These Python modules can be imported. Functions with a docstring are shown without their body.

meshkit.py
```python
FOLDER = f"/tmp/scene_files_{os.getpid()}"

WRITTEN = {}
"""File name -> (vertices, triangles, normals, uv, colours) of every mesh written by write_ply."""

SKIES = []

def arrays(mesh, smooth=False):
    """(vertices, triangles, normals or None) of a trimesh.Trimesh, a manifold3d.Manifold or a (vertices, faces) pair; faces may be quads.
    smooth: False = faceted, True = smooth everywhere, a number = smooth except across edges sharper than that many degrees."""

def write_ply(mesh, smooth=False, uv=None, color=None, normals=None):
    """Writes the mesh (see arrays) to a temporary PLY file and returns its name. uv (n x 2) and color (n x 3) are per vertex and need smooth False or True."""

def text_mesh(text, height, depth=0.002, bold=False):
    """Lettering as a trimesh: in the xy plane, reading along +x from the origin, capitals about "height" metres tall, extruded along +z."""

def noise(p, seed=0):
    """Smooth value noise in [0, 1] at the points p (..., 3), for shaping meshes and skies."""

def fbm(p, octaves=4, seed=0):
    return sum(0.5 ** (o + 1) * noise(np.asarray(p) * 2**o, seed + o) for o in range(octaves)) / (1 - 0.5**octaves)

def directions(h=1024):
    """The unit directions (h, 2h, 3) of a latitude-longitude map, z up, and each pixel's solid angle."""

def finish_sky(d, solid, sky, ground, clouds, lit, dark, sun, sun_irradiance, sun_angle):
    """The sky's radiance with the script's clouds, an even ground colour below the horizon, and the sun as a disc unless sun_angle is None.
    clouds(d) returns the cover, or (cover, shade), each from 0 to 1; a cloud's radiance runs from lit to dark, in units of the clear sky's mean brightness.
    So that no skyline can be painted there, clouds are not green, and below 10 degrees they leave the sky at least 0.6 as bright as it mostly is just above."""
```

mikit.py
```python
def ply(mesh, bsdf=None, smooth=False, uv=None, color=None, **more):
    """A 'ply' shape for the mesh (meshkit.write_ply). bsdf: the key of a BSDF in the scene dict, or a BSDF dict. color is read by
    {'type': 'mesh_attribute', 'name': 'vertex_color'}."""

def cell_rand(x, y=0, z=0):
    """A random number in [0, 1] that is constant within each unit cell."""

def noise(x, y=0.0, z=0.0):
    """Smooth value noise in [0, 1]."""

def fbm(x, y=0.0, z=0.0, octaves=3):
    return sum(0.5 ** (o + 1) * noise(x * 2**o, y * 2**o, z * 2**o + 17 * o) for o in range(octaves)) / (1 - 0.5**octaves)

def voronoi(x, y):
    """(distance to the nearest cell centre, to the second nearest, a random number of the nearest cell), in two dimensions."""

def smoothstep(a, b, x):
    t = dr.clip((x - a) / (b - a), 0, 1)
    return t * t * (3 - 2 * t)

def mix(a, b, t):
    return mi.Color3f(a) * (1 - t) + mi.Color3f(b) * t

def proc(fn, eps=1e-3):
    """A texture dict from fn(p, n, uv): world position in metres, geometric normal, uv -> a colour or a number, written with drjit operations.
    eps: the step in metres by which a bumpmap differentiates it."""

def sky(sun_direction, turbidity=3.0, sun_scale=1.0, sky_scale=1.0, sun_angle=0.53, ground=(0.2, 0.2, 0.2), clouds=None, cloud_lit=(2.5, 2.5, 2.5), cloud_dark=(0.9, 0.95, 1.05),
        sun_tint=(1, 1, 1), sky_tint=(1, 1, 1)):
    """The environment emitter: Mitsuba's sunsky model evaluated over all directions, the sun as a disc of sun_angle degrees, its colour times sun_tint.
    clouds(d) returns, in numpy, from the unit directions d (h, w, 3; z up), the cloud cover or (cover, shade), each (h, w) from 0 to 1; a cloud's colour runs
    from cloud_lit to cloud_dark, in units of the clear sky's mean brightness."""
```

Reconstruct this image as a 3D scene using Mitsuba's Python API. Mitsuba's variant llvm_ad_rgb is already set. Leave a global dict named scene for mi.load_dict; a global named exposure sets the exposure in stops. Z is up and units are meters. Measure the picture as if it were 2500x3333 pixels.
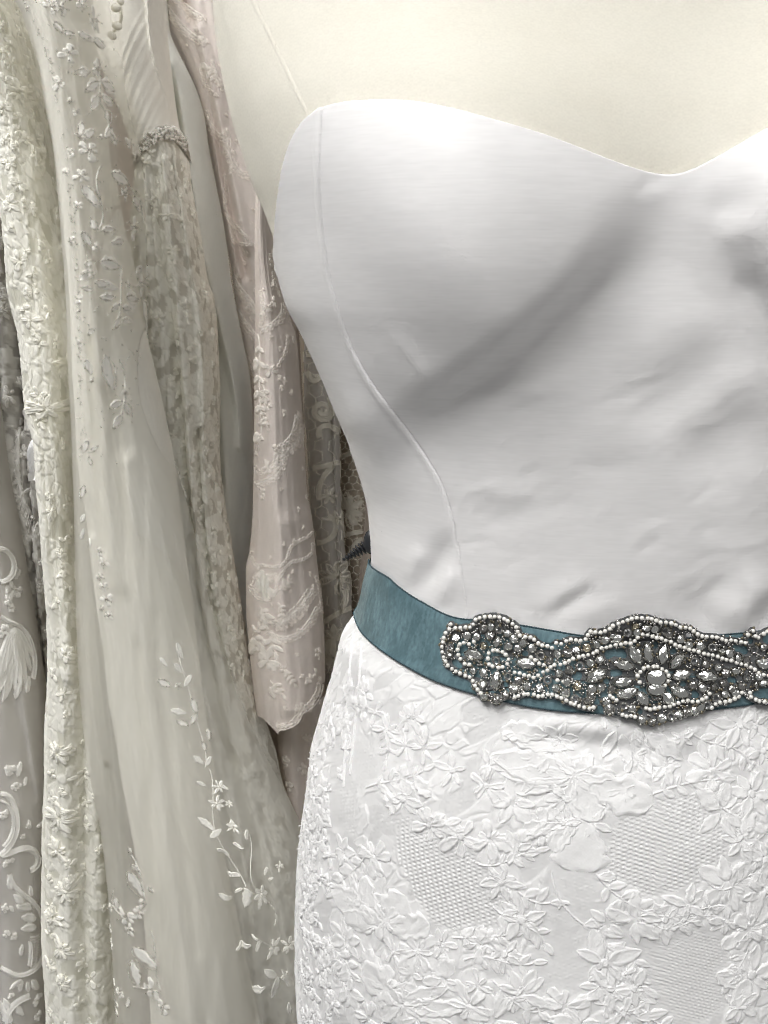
import math, random
import numpy as np, trimesh, mitsuba as mi, drjit as dr
import mikit, meshkit
from mikit import noise, fbm, voronoi, smoothstep, mix
from scipy.interpolate import PchipInterpolator
from scipy.ndimage import map_coordinates, gaussian_filter
from scipy.spatial import cKDTree

T = mi.ScalarTransform4f
scene, labels = {}, {}
rng = np.random.default_rng(11)
random.seed(11)

# ------------------------------------------------------------------ camera
PITCH = math.radians(12.0)
FOC = 3572.0                       # focal length in pixels of the 2500 x 3333 photograph
REF = np.array([-0.1305, -0.10, 1.25])
FWD = np.array([0, math.cos(PITCH), -math.sin(PITCH)])
UPV = np.array([0, math.sin(PITCH), math.cos(PITCH)])
CAM = REF - 0.518 * FWD
scene['camera'] = {'type': 'perspective', 'fov': math.degrees(2 * math.atan(1666.5 / FOC)), 'fov_axis': 'y', 'near_clip': 0.02, 'far_clip': 50.0,
                   'to_world': T().look_at(origin=CAM.tolist(), target=(CAM + FWD).tolist(), up=[0, 0, 1])}
# ------------------------------------------------------------------ light: the shop's ceiling panels and its even room light
exposure = 0.04
def panel(key, x, y, z, w, d, power, tint=(1, 1, 1)):
    m = trimesh.Trimesh([[x - w, y - d, z], [x + w, y - d, z], [x + w, y + d, z], [x - w, y + d, z]], [[0, 2, 1], [0, 3, 2]], process=False)
    scene[key] = mikit.ply(m, 'lamp_cover', emitter={'type': 'area', 'radiance': {'type': 'rgb', 'value': [power * c for c in tint]}})
scene['lamp_cover'] = {'type': 'diffuse', 'reflectance': {'type': 'rgb', 'value': 0.5}}
panel('ceiling_light', -0.75, -1.20, 2.75, 0.30, 0.60, 13.5, (1.0, 0.99, 0.965))
panel('ceiling_light_001', 0.95, -1.15, 2.75, 0.30, 0.60, 3.6, (1.0, 0.99, 0.965))
for key, x, y, w_, where in [('ceiling_spot', -0.4, -2.2, 1, 'small bright ceiling spot lamp behind the photographer'), ('ceiling_spot_001', 1.2, -1.6, 1, 'small bright ceiling spot lamp in front of the gown, far from the dresses'),
                             ('ceiling_spot_002', -1.3, -0.8, 1, 'small bright ceiling spot lamp above the leftmost dresses'), ('ceiling_spot_003', 0.25, -1.2, .8, 'small bright ceiling spot lamp straight in front of the gown')]:
    panel(key, x, y, 2.72, 0.055, 0.055, 95.0 * w_, (1.0, 0.98, 0.94))
    labels[key] = {'label': where, 'category': 'spot lamp'}
labels['ceiling_light'] = {'label': 'white ceiling light panel above the hanging dresses', 'category': 'ceiling light'}
labels['ceiling_light_001'] = {'label': 'white ceiling light panel above the mannequin in the white gown', 'category': 'ceiling light'}
panel('ceiling_light_002', -0.95, -0.45, 2.75, 0.25, 0.40, 12.0, (1.0, 0.985, 0.955))
labels['ceiling_light_002'] = {'label': 'white ceiling light panel straight above the rail of dresses', 'category': 'ceiling light'}
scene['room_light'] = {'type': 'constant', 'radiance': {'type': 'rgb', 'value': [0.197, 0.195, 0.190]}}

# ------------------------------------------------------------------ helpers
def at(px, py, Y):
    """The point on the vertical plane y = Y that the photograph shows at pixel (px, py)."""
    px, py, Y = np.broadcast_arrays(np.asarray(px, float), np.asarray(py, float), np.asarray(Y, float))
    d = FWD + ((px - 1250) / FOC)[..., None] * np.array([1.0, 0, 0]) - ((py - 1666.5) / FOC)[..., None] * UPV
    return CAM + d * ((Y - CAM[1]) / d[..., 1])[..., None]
def project(P):
    d = np.asarray(P, float) - CAM
    w = d @ FWD
    return np.stack([1250 + FOC * d[..., 0] / w, 1666.5 - FOC * (d @ UPV) / w], -1)
def spline(pts, n):
    """A smooth curve through the points, n samples, by arc length."""
    pts = np.asarray(pts, float)
    if len(pts) < 3:
        return pts[0] + (pts[-1] - pts[0]) * np.linspace(0, 1, n)[:, None]
    s = np.r_[0, np.cumsum(np.linalg.norm(np.diff(pts, axis=0), axis=1))]
    from scipy.interpolate import CubicSpline
    f = CubicSpline(s, pts)
    return f(np.linspace(0, s[-1], n))
def grid_faces(nv, nu):
    k = np.arange((nv - 1) * nu).reshape(nv - 1, nu)[:, :-1].ravel()
    return np.vstack([np.c_[k, k + 1, k + nu + 1], np.c_[k, k + nu + 1, k + nu]])
def polydist(X, Z, pts):
    """Distance to the polyline, the fraction along it of the nearest point, and the side (+1 to the left of its direction)."""
    pts = np.asarray(pts, float)
    seg = np.linalg.norm(np.diff(pts, axis=0), axis=1); acc = np.r_[0, np.cumsum(seg)]
    best = np.full(np.shape(X), 1e9); frac = np.zeros(np.shape(X)); side = np.ones(np.shape(X))
    for k in range(len(pts) - 1):
        a, b = pts[k], pts[k + 1]; d = b - a
        t = np.clip(((X - a[0]) * d[0] + (Z - a[1]) * d[1]) / (d @ d), 0, 1)
        ex, ez = X - a[0] - t * d[0], Z - a[1] - t * d[1]
        r = np.hypot(ex, ez); m = r < best
        best = np.where(m, r, best); frac = np.where(m, (acc[k] + t * seg[k]) / acc[-1], frac)
        side = np.where(m, np.sign(d[0] * ez - d[1] * ex), side)
    return best, frac, side
def number(base):
    if not any(k == base or k.startswith(base + '__') for k in scene): return base
    i = 1
    while any(k == f'{base}_{i:03d}' or k.startswith(f'{base}_{i:03d}__') for k in scene): i += 1
    return f'{base}_{i:03d}'
_count = {}
def part_key(base):
    n = _count.get(base, -1) + 1; _count[base] = n
    return base if n == 0 else f'{base}_{n:03d}'
def cells(U, V, size, seed, squash=0.75):
    """Petal-like cells of a lace ground: for every point two random numbers of its cell and the distance to the cell's border."""
    r = np.random.default_rng(seed); sh = U.shape
    wu = U + 0.95 * size * (meshkit.fbm(np.stack([U / size * 0.9, V / size * 0.9, 0 * U], -1), 2, seed) - 0.5)
    wv = (V + 0.95 * size * (meshkit.fbm(np.stack([U / size * 0.9 + 9, V / size * 0.9, 0 * U], -1), 2, seed + 5) - 0.5)) * squash
    q = np.c_[wu.ravel(), wv.ravel()]; lo, hi = q.min(0) - size, q.max(0) + size
    n = int((hi - lo).prod() / (size * size * squash * 0.8)); pts = lo + (hi - lo) * r.random((n, 2))
    d, k = cKDTree(pts).query(q, k=2)
    a, b = r.random(n), r.random(n)
    return a[k[:, 0]].reshape(sh), b[k[:, 0]].reshape(sh), (d[:, 1] - d[:, 0]).reshape(sh)
def lace_ground(U, V, size, amp, seed, share):
    """Height and cover of a flat lace ground: petals at slightly different levels with a corded rim, and gaps of net."""
    a, b, e = cells(U, V, size, seed)
    on = (a < share) * smoothstep_np(0.02 * size, 0.16 * size, e)
    h = amp * on * (0.45 + 0.55 * b) + 0.35 * amp * (a < share) * np.exp(-((e - 0.20 * size) / (0.09 * size)) ** 2)
    a2, b2, e2 = cells(U, V, size * 0.42, seed + 31)
    h = h + 0.30 * amp * on * smoothstep_np(0, 0.3 * size * 0.42, e2) * (0.4 + 0.6 * b2)
    return h, (a < share) * (0.62 + 0.38 * smoothstep_np(0.02 * size, 0.16 * size, e)) * (0.85 + 0.15 * b2)
def add(key, mesh, bsdf, smooth=True, uv=None, color=None, **label):
    scene[key] = mikit.ply(mesh, bsdf, smooth, uv, color)
    if label: labels[key] = label
    return key

class Surf:
    """A sheet given as a grid of points (rows from top to bottom, columns from left to right as the camera sees it, normals outward)."""
    def __init__(self, P):
        self.P = np.asarray(P, float)
        self.nv, self.nu = self.P.shape[:2]
        du, dv = np.gradient(self.P, axis=1), np.gradient(self.P, axis=0)
        n = np.cross(dv, du)
        self.N = n / np.maximum(np.linalg.norm(n, axis=-1, keepdims=True), 1e-12)
        self.lu, self.lv = np.maximum(np.linalg.norm(du, axis=-1), 1e-6), np.maximum(np.linalg.norm(dv, axis=-1), 1e-6)
        self.px = project(self.P)
        face = np.einsum('ijk,ijk->ij', self.N, CAM - self.P) > 0
        self.idx = np.argwhere(face)
        self.tree = cKDTree(self.px[face])
    def _s(self, arr, ij):
        ij = np.asarray(ij, float)
        if arr.ndim == 2: return map_coordinates(arr, ij.T, order=1, mode='nearest')
        return np.stack([map_coordinates(arr[..., k], ij.T, order=1, mode='nearest') for k in range(arr.shape[-1])], -1)
    def pos(self, ij): return self._s(self.P, ij)
    def nrm(self, ij):
        n = self._s(self.N, ij); return n / np.linalg.norm(n, axis=-1, keepdims=True)
    def inv(self, pts):
        """Grid coordinates (row, column) of the points seen at these pixels."""
        pts = np.atleast_2d(np.asarray(pts, float))
        ij = self.idx[self.tree.query(pts)[1]].astype(float)
        for _ in range(4):
            p = self._s(self.px, ij)
            i0 = np.clip(ij, 0.5, [self.nv - 1.5, self.nu - 1.5])
            di = self._s(self.px, i0 + [0.5, 0]) - self._s(self.px, i0 - [0.5, 0])
            dj = self._s(self.px, i0 + [0, 0.5]) - self._s(self.px, i0 - [0, 0.5])
            e = pts - p
            det = di[:, 0] * dj[:, 1] - di[:, 1] * dj[:, 0]
            det = np.where(np.abs(det) < 1e-3, 1e-3, det)
            step = np.c_[(e[:, 0] * dj[:, 1] - e[:, 1] * dj[:, 0]) / det, (di[:, 0] * e[:, 1] - di[:, 1] * e[:, 0]) / det]
            ij = np.clip(ij + np.clip(step, -3, 3), 0, [self.nv - 1, self.nu - 1])
        return ij
    def local(self, ij0, xy):
        """Grid coordinates of points given in metres (x right, y up along the cloth) from the grid point ij0."""
        ij0 = np.asarray(ij0, float)
        lu, lv = self._s(self.lu, [ij0])[0], self._s(self.lv, [ij0])[0]
        return np.c_[ij0[0] - xy[:, 1] / lv, ij0[1] + xy[:, 0] / lu]
    def lift(self, ij, h):
        return self.pos(ij) + self.nrm(ij) * np.asarray(h)[:, None]

class Heap:
    """Collects small pieces that lie on sheets and makes one mesh of them."""
    def __init__(self): self.v, self.f, self.n = [], [], 0
    def put(self, V, F):
        self.v.append(V); self.f.append(np.asarray(F) + self.n); self.n += len(V); return self
    def mesh(self): return trimesh.Trimesh(np.vstack(self.v), np.vstack(self.f), process=False)

# ------------------------------------------------------------------ materials
def rgb(*c): return {'type': 'rgb', 'value': list(c)}
def principled(key, color, rough=0.6, **kw):
    scene[key] = {'type': 'twosided', 'bsdf': {'type': 'principled', 'base_color': color if isinstance(color, dict) else rgb(*color), 'roughness': rough, **kw}}
def cloth(key, color, fn, scale, rough=0.75, eps=2e-4, **kw):
    scene[key] = {'type': 'twosided', 'bsdf': {'type': 'bumpmap', 'arbitrary': {'type': 'principled', 'base_color': color if isinstance(color, dict) else rgb(*color), 'roughness': rough, **kw},
                  'bump': mikit.proc(fn, eps=eps), 'scale': scale}}
def weave_fine(p, n, uv): return noise(uv.x * 420, uv.y * 3600) * 0.6 + noise(uv.x * 45, uv.y * 2200) * 0.4
def jersey(p, n, uv): return fbm(p.x * 1100, p.y * 1100, p.z * 1100, 2)
def yarn(p, n, uv): return mi.Color3f(0.785, 0.778, 0.785) * (0.945 + 0.075 * (0.6 * noise(uv.x * 170, uv.y * 1500) + 0.4 * noise(uv.x * 35, uv.y * 900)))
def grain(base, amp, f):
    return mikit.proc(lambda p, n, uv: mi.Color3f(*base) * (1 - amp + 2 * amp * (0.6 * noise(p.x * f, p.y * f, p.z * f) + 0.4 * noise(p.x * f * .4, p.y * f * .4, p.z * f * .4))))
cloth('faille', mikit.proc(yarn), weave_fine, 0.00009, rough=0.40, specular=0.45, sheen=0.3)
cloth('jersey_cream', mikit.proc(lambda p, n, uv: mix((0.69, 0.67, 0.60), (0.665, 0.64, 0.565), fbm(p.x * 60, p.y * 60, p.z * 60, 3)) * (0.96 + 0.08 * noise(p.x * 1200, p.y * 1200, p.z * 1200))), jersey, 0.00035, rough=0.9, sheen=0.4)
principled('white_net', (0.80, 0.80, 0.805), 0.8)
principled('white_lace', grain((0.785, 0.785, 0.79), 0.06, 1300), 0.75, sheen=0.2)

# ------------------------------------------------------------------ the torso
def table(rows, Y):
    P = at([r[0] for r in rows], [r[1] for r in rows], Y)
    o = np.argsort(P[:, 2]); return P[o]
side_rows = [(655, -260), (676, -60), (690, 100), (715, 260), (745, 390), (775, 490), (812, 600), (850, 690), (885, 790), (910, 890), (938, 986), (982, 1070), (1020, 1150), (1064, 1251),
             (1096, 1332), (1130, 1408), (1155, 1483), (1180, 1560), (1199, 1644), (1208, 1720), (1214, 1812), (1200, 1910), (1176, 2005), (1140, 2052), (1116, 2085), (1100, 2145), (1088, 2198),
             (1059, 2292), (1038, 2370), (1018, 2440), (1001, 2555), (978, 2723), (970, 2860), (969, 2994), (973, 3190), (980, 3333), (1000, 3700)]
SP = table(side_rows, 0.0)
half_width = PchipInterpolator(SP[:, 2], -SP[:, 0] - 0.002)
def zf(py, Y=-0.11): return float(at(2150, py, Y)[2])
dz = [(-300, .060), (0, .074), (300, .088), (570, .094), (900, .100), (1300, .101), (1700, .099), (2050, .099), (2250, .104), (2450, .116), (2700, .130), (3000, .140), (3333, .150), (3800, .155)]
dz = sorted((zf(a), b) for a, b in dz)
half_depth = PchipInterpolator([a for a, b in dz], [b for a, b in dz])
Z_TOP, Z_BOT = zf(-330), zf(3750)
def plane(px, py, Y=-0.125):
    p = at(px, py, Y); return np.stack([p[..., 0], p[..., 2]], -1)
CR0, CR1 = plane(2250, 600), plane(1330, 1440)               # the crease under the bust runs between these
APEX = plane(1500, 700)
_dd = np.linspace(-0.06, 0.30, 1500)
_sl = np.where(_dd < 0.004, np.exp(-((_dd - 0.004) / 0.008) ** 2), 0.15 * np.exp(-np.maximum(_dd - 0.004, 0) / 0.050) + 0.85 * np.exp(-((_dd - 0.004) / 0.0074) ** 2))
_gl = np.cumsum(_sl) * (_dd[1] - _dd[0])
def bust(x, z):
    """How far the bust swells forward: a broad cup that breaks off along the crease under it."""
    h = 0
    for s in (1, -1):
        X = s * x
        ax = CR1 - CR0; ln = np.linalg.norm(ax); ax = ax / ln
        t = ((X - CR0[0]) * ax[0] + (z - CR0[1]) * ax[1]) / ln
        d = -(X - CR0[0]) * ax[1] * 1.0 + (z - CR0[1]) * ax[0]
        d = -d + 0.004 * np.sin(np.pi * np.clip(t, 0, 1)) ** 2   # positive on the cup's side of the crease
        fall = np.exp(-((X - APEX[0]) ** 2 / (2 * 0.066 ** 2)) - ((z - APEX[1]) ** 2 / (2 * np.where(z > APEX[1], 0.074, 0.115) ** 2)))
        wide = 1 + 2.6 * (1 - smoothstep_np(-0.1, 0.40, t)) + 1.6 * smoothstep_np(0.75, 1.2, t)
        amp = smoothstep_np(-0.30, 0.42, t) * (1 - 0.55 * smoothstep_np(0.55, 1.05, t))
        h = h + 2.35 * amp * fall * wide ** 0.45 * np.interp((d - 0.004) / wide + 0.004, _dd, _gl)
    return h
def smoothstep_np(a, b, x):
    t = np.clip((x - a) / (b - a), 0, 1); return t * t * (3 - 2 * t)
def body(phi, z):
    """phi: 0 = wearer's right side (left in the photograph), pi / 2 = front."""
    a, b = half_width(z), half_depth(z)
    c, s = np.cos(phi), np.sin(phi)
    e = 2 / 2.25
    x = -a * np.sign(c) * np.abs(c) ** e
    front = s > 0
    y = np.where(front, -b, b * 1.05) * np.abs(s) ** e
    y = y - np.where(front, bust(x, z) * smoothstep_np(0, 0.45, np.abs(s)), 0)
    return np.stack([x, y, np.broadcast_to(z, x.shape)], -1)
PHI = np.r_[np.linspace(-0.7, 0.0, 40)[:-1], np.linspace(0.0, 0.35, 90)[:-1], np.linspace(0.35, 2.05, 430)[:-1], np.linspace(2.05, math.pi + 0.5, 60)]
def sheet(ztop, zbot, rows, off):
    """A sheet over the torso between two heights given per column, off metres proud of it."""
    v = np.linspace(0, 1, rows)[:, None]
    z = ztop[None, :] * (1 - v) + zbot[None, :] * v
    P = body(np.broadcast_to(PHI, z.shape), z)
    S = Surf(P)
    return S.P + S.N * off, z
full = np.full(len(PHI), 1.0)
TORSO = Surf(body(np.broadcast_to(PHI, (620, len(PHI))), np.broadcast_to(np.linspace(Z_TOP, Z_BOT, 620)[:, None], (620, len(PHI)))))
def z_of_phi(curve_px, surf=TORSO):
    """The height, for every column of PHI, of a curve drawn over the torso."""
    ij = surf.inv(spline(curve_px, 400))
    j = ij[:, 1]; zz = surf.pos(ij)[:, 2]
    o = np.argsort(j); j, zz = j[o], zz[o]
    keep = np.r_[True, np.diff(j) > 1e-3]
    z = np.interp(np.arange(len(PHI)), j[keep], zz[keep])
    return z
def mirror_right(z):
    """The far half of a curve, out of the picture, mirrored from the near half."""
    m = PHI > 1.95
    src = np.interp(math.pi - PHI[m], PHI, z)
    w = smoothstep_np(1.95, 2.1, PHI[m])
    z = z.copy(); z[m] = z[m] * (1 - w) + src * w
    return z
neck_px = [(906, 960), (905, 860), (908, 760), (916, 660), (930, 560), (955, 470), (995, 400), (1045, 362), (1110, 342), (1200, 333), (1330, 336), (1450, 355), (1600, 396), (1750, 441), (1900, 497), (2000, 535),
           (2090, 562), (2160, 572), (2210, 568), (2280, 543), (2400, 480), (2500, 425)]
Z_NECK = mirror_right(z_of_phi(neck_px))
belt_top_px = [(1213, 1818), (1228, 1838), (1286, 1874), (1328, 1914), (1387, 1952), (1454, 1990), (1505, 2008), (1560, 2012), (1708, 2030), (1893, 2062), (2100, 2078), (2332, 2060), (2425, 2051), (2500, 2038)]
belt_bot_px = [(1170, 2012), (1193, 2062), (1269, 2133), (1353, 2184), (1454, 2230), (1556, 2262), (1691, 2294), (1826, 2314), (1944, 2322), (2120, 2326), (2332, 2306), (2450, 2289), (2500, 2280)]
Z_B0, Z_B1 = mirror_right(z_of_phi(belt_top_px)), mirror_right(z_of_phi(belt_bot_px))
Z_MID = 0.5 * (Z_B0 + Z_B1)

# the dress form
torso_uv = None
nm = 300
zz = np.linspace(Z_TOP, Z_BOT, nm)[:, None]
ph = np.linspace(0, 2 * math.pi, 361)
V = body(np.broadcast_to(ph, (nm, 361)), np.broadcast_to(zz, (nm, 361)))
labels['mannequin'] = {'label': 'cream cloth dress form wearing the white strapless gown', 'category': 'mannequin'}
zneck_ring = np.interp(ph, np.r_[0, PHI[39:-50], math.pi, 2 * math.pi], np.r_[Z_NECK[39], Z_NECK[39:-50], Z_NECK[39], Z_NECK[39]])
sink = 0.0045 * smoothstep_np(0.008, 0.024, zneck_ring[None, :] - zz)
SV = Surf(V[:, ::1]); V = V - SV.N * (sink * np.sign(np.einsum('ijk,ijk->ij', SV.N, V * [1, 1, 0])))[..., None]
add('mannequin__torso', (V.reshape(-1, 3), grid_faces(nm, 361)), 'jersey_cream')

# ------------------------------------------------------------------ the gown
labels['wedding_gown'] = {'label': 'white strapless gown with plain bodice and lace skirt on the dress form', 'category': 'wedding gown'}
seam_px = [(1047, 345), (1043, 450), (1041, 560), (1046, 680), (1058, 800), (1078, 920), (1106, 1020), (1142, 1120), (1188, 1210), (1242, 1290), (1300, 1365), (1352, 1435), (1402, 1510), (1440, 1580), (1466, 1660), (1485, 1750),
           (1500, 1850), (1512, 1930), (1520, 2010), (1526, 2100)]
ROWS = 470
SEAM_SIDE = 1.0
Pb, Zb = sheet(Z_NECK, Z_MID, ROWS, 0.0030)
base_px = project(Pb)
def ridge(D, pts, w, h, skew=0.0, ends=True):
    """Adds a rounded ridge (h > 0) or valley along a curve, w wide, fading out at its ends."""
    d, fr, side = polydist(base_px[..., 0], base_px[..., 1], spline(pts, 40))
    g = np.exp(-(d / (1.25 * w)) ** 2 * (1 + skew * side))
    if ends: g = g * smoothstep_np(0, 0.4, fr) * smoothstep_np(0, 0.4, 1 - fr)
    D += 0.75 * h * g
D = np.zeros(Pb.shape[:2])
ds, frs, sds = polydist(base_px[..., 0], base_px[..., 1], spline(seam_px, 120))
seam_gain = 1 - smoothstep_np(0.45, 0.75, frs) * 0.75
D += 0 * (0.0010 * np.exp(-((ds * sds * SEAM_SIDE - 16) / 15) ** 2) - 0.0013 * np.exp(-(ds / 5.0) ** 2))
for args in [([(1560, 1330), (1640, 1270), (1740, 1210)], 26, -0.0012), ([(1540, 1270), (1680, 1190), (1800, 1150)], 50, 0.0018), ([(1640, 1250), (1780, 1270), (1900, 1210)], 34, 0.0013),
             ([(1960, 1430), (2120, 1330), (2300, 1180), (2420, 1050)], 90, -0.0038), ([(2050, 1480), (2250, 1370), (2430, 1230), (2540, 1120)], 60, 0.0015),
             ([(2180, 1560), (2330, 1450), (2520, 1300)], 100, -0.0048), ([(2000, 1200), (2150, 1110), (2330, 960)], 110, 0.0026),
             ([(1540, 1600), (1640, 1610), (1760, 1590)], 24, 0.0010), ([(1500, 1660), (1640, 1680), (1800, 1660)], 40, -0.0012), ([(1850, 1490), (2000, 1520), (2120, 1480)], 34, -0.0010),
             ([(1370, 1960), (1400, 1880), (1440, 1790), (1470, 1720)], 30, -0.0034), ([(1330, 1920), (1350, 1840), (1385, 1760)], 26, 0.0018), ([(1440, 1985), (1460, 1900), (1480, 1830)], 24, 0.0020),
             ([(1760, 2030), (1860, 1960), (1960, 1895)], 22, -0.0020), ([(1720, 2010), (1830, 1935), (1940, 1870)], 34, 0.0016), ([(1850, 2040), (1960, 1980), (2060, 1930)], 30, 0.0012),
             ([(2330, 2060), (2420, 1960), (2520, 1850)], 60, 0.0050), ([(2450, 2060), (2500, 1990), (2560, 1930)], 34, -0.004), ([(2180, 2060), (2300, 1960), (2440, 1850)], 60, -0.0030),
             ([(1180, 1180), (1290, 1330), (1330, 1480)], 60, -0.0015), ([(1120, 1250), (1210, 1400), (1290, 1560)], 40, 0.0014), ([(1230, 1560), (1280, 1700), (1290, 1830)], 50, -0.0012),
             ([(1250, 1050), (1330, 1150), (1420, 1290)], 22, 0.0009), ([(2050, 640), (2110, 600), (2180, 585)], 20, -0.0007), ([(1950, 560), (2100, 620), (2260, 650)], 40, 0.0008),
             ([(2280, 720), (2390, 660), (2500, 640)], 40, -0.0016), ([(2300, 800), (2420, 760), (2520, 740)], 40, 0.0012), ([(2360, 930), (2440, 940), (2520, 900)], 40, -0.0012)]:
    ridge(D, *args)
rp = np.random.default_rng(41)
for k in range(30):
    x, y = rp.uniform(1480, 2480), rp.uniform(1130, 1960); a = rp.uniform(0.15, 0.75); L = rp.uniform(40, 130)
    ridge(D, [(x - L * math.cos(a), y + L * math.sin(a)), (x + rp.normal(0, 8), y + rp.normal(0, 8)), (x + L * math.cos(a), y - L * math.sin(a))], rp.uniform(9, 18), rp.choice([-1, 1]) * rp.uniform(0.0002, 0.00055))
wob = meshkit.fbm(np.stack([base_px[..., 0] / 210 + base_px[..., 1] / 500, base_px[..., 1] / 150 - base_px[..., 0] / 330, 0 * base_px[..., 0]], -1), 3, 5) - 0.5
D += 0.0009 * wob * smoothstep_np(900, 1300, base_px[..., 1] + 0.5 * (base_px[..., 0] - 1500))
D = gaussian_filter(D, 1.2)
S0 = Surf(Pb)
D[0] -= 0.0005
Pb = S0.P + S0.N * D[..., None]
# the top edge turns over and goes in
lip = []
for k, (dn, dzz) in enumerate([(-0.0028, -0.006), (-0.0016, -0.0008), (-0.0006, 0.0003)]):
    lw = smoothstep_np(0.25, 0.6, PHI)[:, None]
    lip.append(Pb[0] + S0.N[0] * dn * (0.25 + 0.75 * lw) + np.array([0, 0, dzz]) * lw)
Pb = np.concatenate([np.array(lip), Pb], 0)
BOD = Surf(Pb)
arc = np.cumsum(BOD.lu.mean(0)); col = arc[None, :] + np.zeros((len(Pb), 1)); rowm = Pb[..., 2]
uvb = np.stack([col, rowm], -1)
# seam column per row splits the front panel from the side panel
ij = BOD.inv(spline(seam_px, 300)); o = np.argsort(ij[:, 0])
seam_j = np.interp(np.arange(len(Pb)), ij[o, 0], ij[o, 1])
seam_j[:14] = seam_j[14] + (np.arange(14) - 14) * (seam_j[40] - seam_j[14]) / 26
seam_j = gaussian_filter(seam_j, 3)
def sew(v, gain, side):
    """Sinks the seam between the two panels; the side panel swells a little beside it."""
    G = v.reshape(len(Pb), -1, 3); S = Surf(G)
    d = np.cumsum(S.lu, 1) if side > 0 else np.cumsum(S.lu[:, ::-1], 1)[:, ::-1]
    stitch = 1 + 0.35 * np.sin(np.arange(len(Pb)) * 1.9)[:, None]
    h = -0.0013 * (0.55 + 0.45 * gain) * np.exp(-(d / 0.0007) ** 2) * stitch + (0.0007 * gain * np.exp(-((d - 0.0030) / 0.0024) ** 2) if side < 0 else 0)
    return (G + S.N * h[..., None]).reshape(-1, 3)
def split_panel(P, UV, lo, hi, dense=1.0):
    """The part of a sheet between two columns given per row."""
    n = int(math.ceil((hi - lo).max() * dense)) + 2
    t = np.linspace(0, 1, n)[None, :]
    j = lo[:, None] * (1 - t) + hi[:, None] * t
    i = np.broadcast_to(np.arange(len(P))[:, None], j.shape).astype(float)
    q = np.stack([i.ravel(), j.ravel()])
    f = lambda A: np.stack([map_coordinates(A[..., k], q, order=1, mode='nearest') for k in range(A.shape[-1])], -1)
    return f(P), grid_faces(len(P), n)[:, [0, 2, 1]], f(UV)
zero, last = np.zeros(len(Pb)), np.full(len(Pb), len(PHI) - 1.0)
v, f, u = split_panel(Pb, uvb, seam_j, last)
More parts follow.
